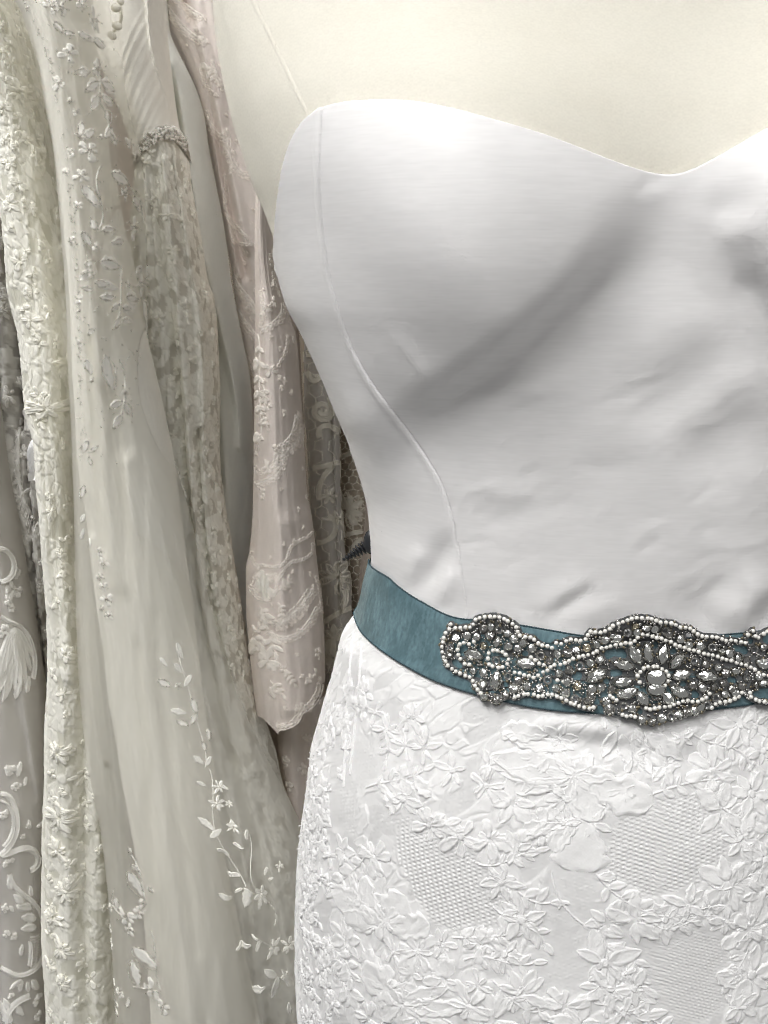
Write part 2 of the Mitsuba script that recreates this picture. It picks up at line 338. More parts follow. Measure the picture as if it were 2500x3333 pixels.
sg = np.interp(np.arange(len(Pb)), [0, 230, 360, len(Pb)], [.85, .8, .10, .0])[:, None]
v = sew(v, sg, 1)
add('wedding_gown__front_panel', (v, f), 'faille', True, u)
v, f, u = split_panel(Pb, uvb, zero, seam_j, 1.6)
v = sew(v, sg, -1)
add('wedding_gown__side_panel', (v, f), 'faille', True, u)

SKROWS = 760
Ps, Zs = sheet(Z_MID, np.full(len(PHI), Z_BOT), SKROWS, 0.0025)
sp = project(Ps)
def c6(*pts): return [(950 + x / 1.0703, 2200 + y / 1.0703) for x, y in pts]
import shapely
def inside(pts, grow=0):
    """1 inside the outline, falling to 0 over some pixels outside it."""
    return shapely.contains_xy(shapely.Polygon(pts).buffer(grow), sp[..., 0].ravel(), sp[..., 1].ravel()).reshape(sp.shape[:2]).astype(float)
NETS = [c6((380, 490), (520, 510), (640, 630), (750, 760), (730, 880), (570, 900), (470, 850), (410, 720), (360, 600)), c6((1120, 530), (1240, 430), (1400, 410), (1510, 470), (1530, 620), (1440, 720), (1240, 780), (1070, 690)),
        c6((1230, 950), (1400, 870), (1530, 930), (1510, 1050), (1550, 1130), (1420, 1230), (1230, 1230), (1190, 1080))]
FINE = [c6((900, 640), (1060, 690), (1070, 900), (1040, 1110), (890, 1150), (850, 1050), (870, 850)), c6((190, 180), (330, 230), (330, 330), (230, 420), (230, 560), (130, 520), (130, 260))]
wave = np.zeros(sp.shape[:2])
arc_s = np.cumsum(np.linalg.norm(np.diff(Ps, axis=1, prepend=Ps[:, :1]), axis=-1), axis=1)
mesh_u, mesh_v = arc_s, Ps[..., 2]
def net(period, ang):
    c, s_ = math.cos(ang), math.sin(ang); k = 2 * math.pi / period
    a, b = (mesh_u * c + mesh_v * s_) * k, (-mesh_u * s_ + mesh_v * c) * k
    return 0.6 - 1.6 * ((0.5 + 0.5 * np.cos(a)) * (0.5 + 0.5 * np.cos(b))) ** 1.3
open_net = np.zeros(sp.shape[:2])
for pts, per, amp in ((NETS[0], .0023, .00045), (NETS[1], .0023, .00045), (NETS[2], .0019, .00028), (FINE[0], .0022, .00012), (FINE[1], .0022, .00014)):
    m = gaussian_filter(inside(pts), 2.5)
    wave += m * (amp * net(per, 0.55) - 0.0002); open_net = np.maximum(open_net, m)
gh, gon = lace_ground(mesh_u, mesh_v, 0.0095, 0.00042, 61, 0.78)
wave += gh * (1 - open_net) + 0.00010 * net(.0026, .55) * (1 - open_net) * (1 - gon)
wave += 0.00028 * (meshkit.fbm(np.stack([mesh_u * 300, mesh_v * 300, 0 * mesh_u], -1), 3, 8) - 0.5) * (sp[..., 0] > 900)
wave += 0.0016 * (meshkit.fbm(np.stack([mesh_u * 22, mesh_v * 22, 0 * mesh_u], -1), 2, 18) - 0.5)
for pts, w_, h_ in (([(1700, 2390), (1900, 2420), (2050, 2440), (2200, 2430)], 40, -0.0030), ([(1650, 2350), (1850, 2370), (2100, 2390)], 30, 0.0020), ([(2000, 2500), (2150, 2480), (2350, 2450)], 40, -0.0015), ([(1300, 2500), (1420, 2620), (1500, 2800)], 60, 0.0012)):
    dd_, fr_, _ = polydist(sp[..., 0], sp[..., 1], spline(pts, 16))
    wave += h_ * np.exp(-(dd_ / w_) ** 2) * smoothstep_np(0, 0.3, fr_) * smoothstep_np(0, 0.3, 1 - fr_)
S0 = Surf(Ps)
Ps = S0.P + S0.N * wave[..., None]
SK = Surf(Ps)
cover = np.clip(gon * (1 - open_net) + 0.45 * open_net, 0, 1)[..., None]
add('wedding_gown__skirt', (Ps.reshape(-1, 3), grid_faces(SKROWS, len(PHI))[:, [0, 2, 1]]), 'lace_ground', True, None, (np.array([0.655, 0.655, 0.66]) * (1 - cover) + np.array([0.765, 0.765, 0.77]) * cover).reshape(-1, 3))

# ------------------------------------------------------------------ the belt
def crushed(p, n, uv):
    a = fbm(uv.x * 90, uv.y * 60, 0, 4) * 0.6 + fbm(uv.x * 700, uv.y * 260, 3, 3) * 0.4
    return mix((0.082, 0.146, 0.170), (0.150, 0.242, 0.276), smoothstep(0.30, 0.72, a)) * (0.90 + 0.2 * noise(uv.x * 900, uv.y * 900))
principled('teal_velvet', mikit.proc(crushed), 0.34, sheen=1.0, specular=0.6)
nb = 60
v = np.linspace(0, 1, nb)[:, None]
zb = Z_B0[None, :] * (1 - v) + Z_B1[None, :] * v
Q = Surf(body(np.broadcast_to(PHI, zb.shape), zb))
wavy = 0.0011 * (meshkit.fbm(np.stack(np.broadcast_arrays(PHI[None, :] * 9, v * 2.5, 0.0), -1), 3, 4) - 0.5) - 0.0010 * (2 * v - 1) ** 4
RIB = Surf(Q.P + Q.N * (0.0056 + wavy)[..., None])
zo = (Z_B0 + 0.022)[None, :] * (1 - v) + (Z_B1 - 0.022)[None, :] * v
Q2 = Surf(body(np.broadcast_to(PHI, zo.shape), zo)); ORN = Surf(Q2.P + Q2.N * 0.0058)
labels['bridal_belt'] = {'label': 'teal velvet ribbon belt with pearl and crystal ornament round the waist', 'category': 'belt'}
add('bridal_belt__ribbon', (RIB.P.reshape(-1, 3), grid_faces(nb, len(PHI))[:, [0, 2, 1]]), 'teal_velvet', True, np.stack(np.broadcast_arrays(np.cumsum(RIB.lu.mean(0))[None, :], RIB.P[..., 2]), -1).reshape(-1, 2))
for key, z0, h in (('selvedge', 0.0, 0.0), ('selvedge_001', 1.0, 0.0)):
    row = RIB.P[0] if z0 == 0 else RIB.P[-1]
    nrm = RIB.N[0] if z0 == 0 else RIB.N[-1]
    ring = []
    for a in np.linspace(0, 2 * math.pi, 7)[:-1]:
        ring.append(row + nrm * 0.0004 * math.cos(a) + np.array([0, 0, 1]) * 0.0005 * math.sin(a))
    ring.append(ring[0])
    add('bridal_belt__' + key, (np.array(ring).reshape(-1, 3), grid_faces(7, len(PHI))), 'teal_dark')
principled('teal_dark', (0.025, 0.055, 0.07), 0.7)

# ------------------------------------------------------------------ lace: petals, leaves and cords that lie on a sheet
def petal_patch(L, W, kind='leaf', h=0.0006, rim=0.0004, ns=11, nt=9, jag=0.0, bend=0.0, seed=0):
    """Local points (x along the petal, y across), heights and faces of one petal with a corded rim."""
    r = np.random.default_rng(seed)
    s = np.linspace(0, 1, ns); t = np.linspace(-1, 1, nt)
    if kind == 'leaf': hw = np.sin(np.pi * s ** 0.85) ** 0.85
    elif kind == 'round': hw = np.sqrt(np.clip(s * 1.15, 0, 1)) * np.sqrt(np.clip(1 - s ** 5, 0, 1)) 
    else: hw = np.sin(np.pi * np.clip(s, 0.0, 1)) ** 0.6 * (0.55 + 0.45 * s)
    hw = hw * (1 + jag * (r.random(ns) - 0.5))
    S, Tt = np.meshgrid(s, t, indexing='ij')
    hwm = hw[:, None] * W / 2
    jj = 1 + jag * 0.5 * np.sin(S * 23 + r.random() * 6)
    x = S * L; y = Tt * hwm * jj + bend * L * S ** 2
    at_ = np.abs(Tt)
    H = h + rim * np.exp(-((at_ - 0.78) / 0.16) ** 2) + 0.12 * h * (1 - Tt ** 2) * np.sin(np.pi * S) - 0.25 * rim * np.exp(-(Tt / 0.12) ** 2)
    H = np.where(at_ > 0.99, -0.0002, H); H[0] = np.minimum(H[0], h * 0.5); H[-1] = -0.0002
    return np.c_[x.ravel(), y.ravel()], H.ravel(), grid_faces(ns, nt)
def turn(xy, ang, shift=(0, 0)):
    c, s = math.cos(ang), math.sin(ang)
    return np.c_[xy[:, 0] * c - xy[:, 1] * s + shift[0], xy[:, 0] * s + xy[:, 1] * c + shift[1]]
def lay(heap, surf, ij0, xy, H, F):
    ij = surf.local(ij0, xy)
    return heap.put(surf.lift(ij, H), F)
def flower(surf, ij0, R, n=6, kind='leaf', h=0.0006, rim=0.0004, rot=None, spread=2 * math.pi, fat=0.62, heap=None, r=rng, jag=0.1, ns=9, nt=7, centre=True):
    heap = heap or Heap()
    rot = r.random() * 6.28 if rot is None else rot
    for k in range(n):
        a = rot + spread * (k + 0.7 * (r.random() - 0.5)) / n
        L = R * (0.62 + 0.62 * r.random())
        xy, H, F = petal_patch(L, L * fat * (0.85 + 0.3 * r.random()), kind, h, rim, ns, nt, jag, 0.25 * (r.random() - 0.5), int(r.integers(1e6)))
        lay(heap, surf, ij0, turn(xy, a, (0.12 * R * math.cos(a), 0.12 * R * math.sin(a))), H + 0.00018 * (k % 3), F)
    if centre and r.random() < 0.4:
        xy, H, F = petal_patch(0.36 * R, 0.36 * R, 'leaf', h * 1.5, rim, 7, 7)
        lay(heap, surf, ij0, turn(xy, rot, (-0.18 * R * math.cos(rot), -0.18 * R * math.sin(rot))), H + 0.0003, F)
    return heap
def leaf_between(surf, p0, p1, W, heap=None, kind='leaf', h=0.0006, rim=0.0004, ns=11, nt=9, jag=0.08, bend=0.0, up=0.0, r=rng):
    """A leaf from pixel p0 to pixel p1; W is its width as a share of its length."""
    heap = heap or Heap()
    a, b = surf.inv([p0, p1])
    d = surf.pos([b])[0] - surf.pos([a])[0]
    L = np.linalg.norm(d)
    lu, lv = surf._s(surf.lu, [a])[0], surf._s(surf.lv, [a])[0]
    ang = math.atan2(-(b[0] - a[0]) * lv, (b[1] - a[1]) * lu)
    xy, H, F = petal_patch(L, L * W, kind, h, rim, ns, nt, jag, bend, int(r.integers(1e6)))
    lay(heap, surf, a, turn(xy, ang), H + up, F)
    return heap
def cord(surf, pts, width, height, heap=None, n=None, smooth=True, base=-0.0001, twist=0.0):
    """A raised cord along pixels."""
    heap = heap or Heap()
    pts = np.asarray(pts, float)
    plen = np.linalg.norm(np.diff(pts, axis=0), axis=1).sum()
    n = n or max(4, int(plen / 7))
    q = spline(pts, n) if smooth else pts
    ij = surf.inv(q); P, N = surf.pos(ij), surf.nrm(ij)
    t = np.gradient(P, axis=0); t /= np.maximum(np.linalg.norm(t, axis=1, keepdims=True), 1e-9)
    sd = np.cross(N, t)
    w = width * (1 + twist * np.sin(np.arange(len(q)) * 2.1))[:, None]
    rows = [P + sd * w * 0.5 * c + N * (base + (height - base) * hh) for c, hh in ((-1, 0), (-0.7, .75), (0, 1), (0.7, .75), (1, 0))]
    V = np.array(rows).transpose(1, 0, 2).reshape(-1, 3)
    return heap.put(V, grid_faces(len(q), 5))
def ring(surf, c, rad, width, height, heap=None, n=12, up=0.0):
    a = np.linspace(0, 2 * math.pi, n + 1)
    return cord(surf, np.c_[c[0] + rad * np.cos(a), c[1] + rad * np.sin(a)], width, height, heap, smooth=False, base=up - 0.0001)
def spray(surf, stem, size, n, width=0.0008, height=0.0005, heap=None, fat=0.5, both=True, h=0.0006, rim=0.0004, r=rng, kind='leaf', stalk=True, lean=0.9):
    """A stem with leaves on both sides; size in pixels."""
    heap = heap or Heap()
    q = spline(stem, n + 2)
    if stalk: cord(surf, stem, width, height, heap)
    for k in range(1, n + 1):
        d = q[min(k + 1, n + 1)] - q[k - 1]; a = math.atan2(d[1], d[0])
        for sgn in ((1, -1) if both else ((1,) if k % 2 else (-1,))):
            aa = a + sgn * (lean + 0.35 * (r.random() - 0.5)); s = size * (0.75 + 0.5 * r.random())
            leaf_between(surf, q[k], q[k] + s * np.array([math.cos(aa), math.sin(aa)]), fat, heap, kind, h, rim, 8, 7, 0.1, 0.2 * (r.random() - 0.5), 0.0002 * r.random(), r)
    d = q[-1] - q[-2]; d /= np.linalg.norm(d)
    leaf_between(surf, q[-1], q[-1] + size * d, fat, heap, kind, h, rim, 8, 7, 0.1, 0, 0.0001, r)
    return heap
def put(holder, name, heap, bsdf, **label):
    key = part_key(f'{holder}__{name}')
    return add(key, heap.mesh() if isinstance(heap, Heap) else heap, bsdf, True, None, **label)

ms = Heap(); q_ = [(800, -60), (822, 0), (860, 78), (900, 160), (935, 235), (968, 305), (992, 355), (1008, 390)]
cord(TORSO, q_, 0.0030, 0.00022, ms, base=-0.0002)
put('mannequin__torso', 'seam', ms, 'jersey_cream')
# ------------------------------------------------------------------ lace of the white skirt
SKIRT = 'wedding_gown__skirt'
r6 = np.random.default_rng(5)
MM = 0.145e-3                          # metres to a pixel at the gown
def P6(x, y): return (950 + x / 1.0703, 2200 + y / 1.0703)
def rose(x, y, R, n, kind='leaf', fat=0.62, layers=1, **kw):
    h = Heap()
    ij = SK.inv([P6(x, y)])[0]
    for q in range(layers):
        flower(SK, ij, R / 1.0703 * MM * (1 - 0.45 * q), n, kind, 0.00034 + 0.00022 * q, 0.00034, None, 6.283, fat, h, r6, 0.22, 9, 9, q == layers - 1, **kw)
    put(SKIRT, 'lace_flower', h, 'white_lace')
for x, y, R, n, kind, fat, lay_n in [
        (330, 190, 70, 7, 'leaf', .4, 1), (390, 430, 75, 6, 'leaf', .5, 1), (230, 790, 125, 7, 'leaf', .55, 1), (330, 850, 95, 6, 'round', .75, 2), (440, 960, 110, 6, 'round', .8, 2), (330, 1090, 120, 6, 'round', .8, 2),
        (590, 560, 80, 6, 'round', .7, 1), (690, 570, 60, 6, 'round', .7, 1), (770, 440, 75, 7, 'leaf', .6, 1), (850, 340, 70, 6, 'leaf', .55, 1), (960, 430, 85, 6, 'round', .75, 1), (1230, 250, 80, 7, 'leaf', .45, 1),
        (1500, 470, 110, 6, 'leaf', .55, 1), (1465, 330, 80, 6, 'round', .7, 1), (1600, 410, 90, 6, 'leaf', .6, 1), (1570, 570, 80, 7, 'leaf', .55, 1), (1520, 730, 110, 7, 'leaf', .6, 1), (1590, 880, 110, 6, 'round', .8, 2),
        (1600, 1040, 110, 7, 'leaf', .6, 1), (1560, 1150, 80, 6, 'leaf', .6, 1), (800, 850, 95, 7, 'leaf', .5, 1), (730, 720, 70, 6, 'leaf', .5, 1), (780, 610, 80, 6, 'leaf', .55, 1), (870, 540, 70, 6, 'round', .7, 1),
        (1100, 860, 85, 6, 'leaf', .55, 1), (1190, 850, 85, 6, 'leaf', .5, 1), (1300, 850, 75, 7, 'leaf', .5, 1), (1090, 1000, 100, 7, 'leaf', .5, 1), (1110, 1090, 80, 6, 'leaf', .5, 1), (1190, 1090, 75, 6, 'leaf', .55, 1),
        (950, 1150, 70, 6, 'round', .7, 1), (740, 970, 90, 7, 'leaf', .5, 1), (650, 930, 75, 6, 'round', .7, 1), (800, 1110, 90, 7, 'leaf', .5, 1), (620, 1150, 80, 6, 'round', .7, 1), (530, 1060, 70, 6, 'leaf', .6, 1),
        (190, 920, 90, 7, 'leaf', .6, 1), (180, 610, 60, 6, 'leaf', .6, 1), (290, 630, 70, 6, 'round', .7, 1), (1300, 310, 70, 6, 'leaf', .5, 1), (1560, 170, 90, 6, 'leaf', .55, 1), (1640, 260, 80, 6, 'leaf', .5, 1),
        (200, 1100, 80, 7, 'leaf', .6, 1), (140, 1000, 60, 6, 'leaf', .6, 1), (700, 1200, 90, 6, 'round', .75, 1), (1000, 1210, 80, 6, 'leaf', .55, 1), (460, 250, 70, 6, 'leaf', .35, 1), (560, 330, 70, 5, 'leaf', .4, 1),
        (1380, 800, 70, 6, 'leaf', .5, 1), (480, 520, 60, 6, 'round', .7, 1), (1640, 760, 80, 6, 'leaf', .55, 1), (1650, 640, 80, 6, 'leaf', .55, 1)]:
    rose(x, y, R, n, kind, fat, lay_n)
# large single petals and leaves, from base to tip
for x0, y0, x1, y1, w, kind in [(985, 345, 668, 283, .42, 'leaf'), (985, 355, 705, 345, .34, 'leaf'), (985, 360, 760, 405, .34, 'round'), (985, 352, 1235, 430, .62, 'round'), (985, 350, 1060, 505, .7, 'round'), (985, 345, 960, 450, .6, 'round'),
        (985, 345, 1130, 345, .5, 'leaf'), (985, 345, 905, 255, .5, 'leaf'), (985, 345, 1050, 270, .6, 'leaf'), (1005, 495, 1000, 690, 1.25, 'round'), (930, 520, 800, 540, .6, 'round'), (985, 520, 890, 600, .8, 'round'),
        (725, 190, 900, 200, .5, 'leaf'), (760, 215, 960, 250, .35, 'leaf'), (1130, 190, 1080, 290, .4, 'leaf'), (1150, 200, 1180, 330, .4, 'leaf'), (1190, 200, 1260, 350, .4, 'leaf'), (1230, 195, 1370, 300, .4, 'leaf'),
        (300, 870, 130, 720, .5, 'leaf'), (300, 870, 170, 830, .5, 'leaf'), (300, 870, 250, 700, .6, 'round'), (300, 870, 400, 760, .8, 'round'), (340, 880, 480, 860, .8, 'round'), (385, 1140, 240, 1010, .75, 'round'), (385, 1140, 300, 1190, .6, 'round'),
        (385, 1140, 560, 1080, .3, 'leaf'), (400, 1150, 600, 1165, .35, 'leaf'), (390, 1150, 560, 1213, .35, 'leaf'), (1480, 1035, 1560, 1080, .7, 'leaf'), (1520, 1150, 1620, 1120, .5, 'leaf'), (1540, 920, 1640, 860, .7, 'round'),
        (330, 400, 360, 480, .6, 'leaf'), (380, 360, 440, 440, .6, 'leaf'), (430, 360, 490, 420, .6, 'leaf'), (860, 330, 920, 380, .5, 'leaf'), (1130, 700, 1060, 700, .6, 'leaf'), (1290, 1180, 1180, 1190, .4, 'leaf')]:
    a, b = P6(x0, y0), P6(x1, y1)
    put(SKIRT, 'lace_petal', leaf_between(SK, a, b, w, None, kind, 0.00042, 0.00042, 17, 13, 0.26, 0.08 * (r6.random() - 0.5), 0.0003 * r6.random(), r6), 'white_lace')
for stem, size, n, fat in [([(905, 680), (930, 770), (1015, 865)], 30, 1, .4), ([(690, 690), (760, 730), (830, 780), (900, 790)], 60, 4, .55), ([(700, 800), (770, 850), (860, 900), (880, 930)], 58, 4, .55), ([(1060, 690), (1140, 770), (1230, 820), (1380, 830)], 62, 5, .55),
        ([(1050, 850), (1090, 920), (1100, 1000), (1060, 1090), (1030, 1110)], 66, 5, .5), ([(1450, 720), (1520, 740), (1580, 700), (1640, 690)], 70, 4, .5), ([(1500, 460), (1560, 500), (1600, 520)], 66, 3, .55), ([(640, 650), (700, 660), (760, 640), (850, 610)], 55, 4, .5),
        ([(560, 910), (660, 910), (760, 900)], 50, 4, .6), ([(600, 990), (680, 980), (760, 1000), (840, 1000)], 56, 4, .5), ([(700, 1060), (760, 1120), (850, 1170), (900, 1140)], 60, 4, .5), ([(1180, 960), (1210, 1040), (1230, 1120)], 56, 4, .5),
        ([(1250, 850), (1330, 880), (1420, 840), (1500, 850)], 52, 4, .6), ([(260, 390), (330, 370), (420, 350), (460, 330)], 50, 4, .45), ([(130, 900), (160, 960), (200, 1010), (190, 1080)], 46, 4, .55), ([(460, 480), (540, 520), (600, 570)], 48, 3, .6),
        ([(1240, 420), (1320, 390), (1400, 370), (1500, 360)], 52, 4, .55), ([(1120, 1200), (1190, 1150), (1250, 1190), (1330, 1230)], 52, 4, .55), ([(410, 900), (420, 980), (400, 1060), (385, 1140)], 46, 4, .6), ([(1590, 950), (1560, 1010), (1530, 1060)], 60, 3, .55),
        ([(1380, 180), (1450, 230), (1530, 250), (1600, 330)], 66, 4, .5), ([(320, 150), (340, 220), (330, 290)], 46, 3, .35), ([(260, 560), (250, 640), (190, 700), (150, 740)], 46, 4, .55)]:
    put(SKIRT, 'lace_spray', spray(SK, [P6(*q) for q in stem], size / 1.0703, n, 0.0010, 0.0008, None, fat, True, 0.0004, 0.00034, r6), 'white_lace')
# the crowded lace along the side of the skirt
for k in range(120):
    y = r6.uniform(40, 1230); x0 = np.interp(y, [0, 240, 380, 560, 850, 1213], [190, 78, 58, 30, 22, 30]); x = x0 + 8 + abs(r6.normal(0, 60))
    if any(shapely.Polygon(p).contains(shapely.Point(P6(x, y))) for p in FINE) and r6.random() < 0.7: continue
    ij = SK.inv([P6(x, y)])[0]
    put(SKIRT, 'lace_flower', flower(SK, ij, r6.uniform(28, 52) * MM, int(r6.integers(4, 7)), 'leaf' if r6.random() < .6 else 'round', 0.0005, 0.0004, None, 6.28, .6, None, r6, .2, 8, 7), 'white_lace')
for k in range(70):
    x, y = r6.uniform(250, 1650), r6.uniform(110, 1230)
    if any(shapely.Polygon(p).buffer(25).contains(shapely.Point(P6(x, y))) for p in NETS + FINE): continue
    rose(x, y, r6.uniform(40, 62), int(r6.integers(4, 7)), 'leaf' if r6.random() < .6 else 'round', .55, 1)
# seams down the side, loose thread ends along the outline
sk = Heap()
for pts in ([(1150, 2062), (1138, 2200), (1128, 2380), (1120, 2560)], [(1176, 2080), (1168, 2250), (1150, 2420), (1140, 2520)]): cord(SK, pts, 0.0010, 0.0011, sk)
put(SKIRT, 'side_seam', sk, 'white_lace')
ends = Heap()
for k in range(46):
    py = r6.uniform(2080, 3330); px = np.interp(py, [2013, 2080, 2198, 2357, 2430, 2555, 2723, 2994, 3333], [1172, 1122, 1094, 1046, 1022, 1005, 978, 972, 980])
    p = SK.lift(SK.inv([(px + 4, py)]), [0.0])[0]
    d = np.array([-1, -0.25, r6.uniform(-0.9, 0.9)]); d /= np.linalg.norm(d); L = r6.uniform(0.001, 0.0036)
    q = np.array([p, p + d * L * 0.5 + [0, 0, 0.0004 * r6.normal()], p + d * L + [0, 0, 0.0008 * r6.normal()]])
    for a in (np.array([0, 0, 1.0]), np.array([0, 1.0, 0])):
        w_ = 0.00035 * a
        ends.put(np.vstack([q - w_, q + w_]), np.array([[0, 1, 4], [0, 4, 3], [1, 2, 5], [1, 5, 4]]))
scene[SKIRT + '__loose_threads'] = mikit.ply(ends.mesh(), 'white_lace'); labels[SKIRT + '__loose_threads'] = {'kind': 'stuff'}

# ------------------------------------------------------------------ the pearl and crystal ornament on the belt
def a4(pts): return [(1400 + x / 2.765, 1950 + y / 2.765) for x, y in pts]
def a5(pts): return [(1900 + x / 2.765, 1950 + y / 2.765) for x, y in pts]
principled('pearl', (0.76, 0.75, 0.71), 0.22, specular=0.7, clearcoat=0.6, clearcoat_gloss=0.9)
scene['crystal_foil'] = {'type': 'roughconductor', 'material': 'Ag', 'alpha': 0.06, 'specular_reflectance': rgb(0.94, 0.97, 1.0)}
scene['crystal_smoke'] = {'type': 'roughconductor', 'material': 'Ag', 'alpha': 0.06, 'specular_reflectance': rgb(0.55, 0.55, 0.56)}
scene['setting_metal'] = {'type': 'twosided', 'bsdf': {'type': 'roughconductor', 'material': 'Ag', 'alpha': 0.3, 'specular_reflectance': rgb(0.42, 0.42, 0.41)}}
principled('ornament_net', (0.10, 0.105, 0.11), 0.7)
principled('bronze_bead', (0.22, 0.19, 0.13), 0.35, metallic=0.7)
scene['crystal_glass'] = {'type': 'dielectric', 'int_ior': 1.6}
chains = [
    a4([(200, 225), (180, 280), (150, 330), (130, 400), (130, 460), (135, 510), (160, 560), (190, 610), (240, 650), (290, 670), (330, 690), (385, 720), (405, 760), (425, 800), (455, 840), (500, 880)]),
    a4([(245, 258), (300, 255), (355, 250), (400, 232), (410, 200), (430, 170), (475, 165), (530, 152), (585, 148), (640, 160), (690, 180), (740, 205), (785, 250), (810, 310), (865, 335), (915, 340), (970, 385), (1030, 415), (1095, 440)]),
    a4([(1140, 395), (1195, 385), (1250, 360), (1305, 360), (1365, 365), (1415, 340), (1430, 290), (1490, 290), (1550, 285), (1600, 260), (1650, 225)]) + a5([(320, 205), (390, 180), (450, 165), (520, 155), (580, 160), (650, 190), (720, 200), (790, 210), (850, 240), (900, 245), (955, 260), (990, 300), (1040, 320), (1095, 335), (1150, 330), (1200, 340), (1250, 360), (1310, 360), (1370, 375), (1440, 385)]),
    a5([(1460, 310), (1510, 285), (1530, 335), (1590, 310), (1640, 280), (1680, 262)]),
    a4([(410, 385), (360, 400), (300, 390), (265, 440), (270, 495), (305, 560), (370, 585)]),
    a4([(540, 490), (575, 455), (630, 460), (680, 480), (710, 520), (705, 580), (655, 610), (600, 615), (545, 590), (530, 535)]),
    a4([(770, 655), (810, 665), (850, 680), (910, 690), (960, 695), (1000, 665), (1040, 645), (1085, 610), (1130, 590), (1180, 580), (1230, 560), (1290, 530), (1340, 515), (1400, 505), (1450, 490), (1500, 460), (1560, 430), (1610, 420)])
    + a5([(250, 412), (330, 398), (390, 388), (440, 378), (480, 335), (540, 312), (600, 322), (660, 342), (730, 362), (790, 390), (850, 410), (920, 440), (980, 460), (1030, 472), (1090, 490), (1160, 505), (1210, 525), (1260, 545), (1310, 552), (1360, 567), (1420, 587), (1480, 607), (1530, 640), (1580, 670), (1630, 690), (1680, 700)]),
    a4([(765, 880), (820, 870), (870, 850), (925, 860), (975, 870), (1040, 865), (1100, 860), (1150, 880), (1200, 905), (1260, 935), (1310, 960), (1360, 970), (1420, 980), (1470, 970)]),
    a4([(915, 520), (970, 560), (1030, 590)]), a4([(1150, 725), (1200, 742)]),
    a5([(545, 982), (610, 990), (680, 975), (740, 970), (790, 950), (850, 935), (910, 910), (970, 920), (1030, 915), (1080, 892), (1120, 850)]), a5([(230, 870), (290, 905)]),
    a5([(1140, 980), (1190, 940), (1240, 925), (1290, 915), (1340, 900), (1380, 870), (1410, 840)]), a5([(1480, 840), (1490, 880), (1530, 905), (1590, 920), (1640, 930), (1690, 932)]),
    a5([(480, 690), (512, 640), (560, 605), (620, 598), (680, 612), (730, 645), (752, 705), (725, 770)]), a5([(500, 740), (480, 690)]), a5([(345, 1045), (400, 1052), (455, 1058)])]
ball = trimesh.creation.icosphere(2, 1.0)
pearl_ply = mikit.ply(ball, 'pearl', True)
everything = []
ro = np.random.default_rng(77)
def frame(ij, px_angle=0.0, tilt=0.0):
    """Columns: along, across and out of the ribbon at a grid point."""
    n = ORN.nrm([ij])[0]
    p = ORN.pos([ij])[0]; q = ORN.pos([ORN.inv([project(p) + 6 * np.array([math.cos(px_angle), math.sin(px_angle)])])[0]])[0]
    x = q - p; x -= n * (x @ n); x /= np.linalg.norm(x)
    if tilt:
        v = ro.normal(size=3) * tilt; n = n + v; n /= np.linalg.norm(n); x -= n * (x @ n); x /= np.linalg.norm(x)
    return p, np.stack([x, np.cross(n, x), n], 1), n
def jewel(kind, shape, px, size, lift, ang=0.0, tilt=0.0, flat=1.0):
    ij = ORN.inv([px])[0]
    p, F_, n = frame(ij, ang, tilt)
    M = np.eye(4); M[:3, :3] = F_ * (np.asarray(size) if np.ndim(size) else np.full(3, size)); M[:3, 3] = p + ORN.nrm([ij])[0] * lift
    scene[part_key('bridal_belt__' + kind)] = {**shape, 'to_world': T(M.tolist())}
for ch in chains:
    c = np.array(ch); L = np.linalg.norm(np.diff(c, axis=0), axis=1).sum(); n = max(2, int(round(L / 16.0)) + 1)
    q = c[0] + (c[-1] - c[0]) * np.linspace(0, 1, n)[:, None] if len(c) < 3 else spline(c, n)
    for pt in q:
        pt = pt + ro.normal(0, 1.1, 2)
        everything.append((pt[0], pt[1], 9))
        jewel('pearl', pearl_ply, pt, 0.00106 * ro.uniform(0.90, 1.08), 0.0020 + ro.uniform(-.0002, .0003))
def cut_stone(n, table_r=0.55, crown=0.34, girdle=0.12, pav=0.6, aspect=1.0, pointed=False):
    """A faceted stone, girdle radius 1, table up."""
    a = np.arange(n) * 2 * math.pi / n
    def rg(r, z, off=0.0):
        c = np.stack([np.cos(a + off) * r, np.sin(a + off) * r * aspect, np.full(n, z)], 1)
        if pointed: c[:, 1] *= (1 - np.abs(np.cos(a + off)) ** 3 * 0.75)
        return c
    V = np.vstack([rg(table_r, crown), rg((1 + table_r) * 0.53, crown * 0.62, math.pi / n), rg(1, girdle), rg(1, 0), rg(0.5, -pav)])
    V = np.vstack([V, [[0, 0, crown]], [[0, 0, -pav]]])
    F = []
    for i in range(n):
        j = (i + 1) % n
        F += [[5 * n, i, j], [i, n + i, j], [i, 2 * n + i, n + i], [j, n + i, 2 * n + j], [n + i, 2 * n + i, 2 * n + j], [2 * n + i, 3 * n + i, 3 * n + j], [2 * n + i, 3 * n + j, 2 * n + j],
              [3 * n + i, 4 * n + i, 4 * n + j], [3 * n + i, 4 * n + j, 3 * n + j], [4 * n + i, 5 * n + 1, 4 * n + j]]
    return trimesh.Trimesh(V, F, process=False)
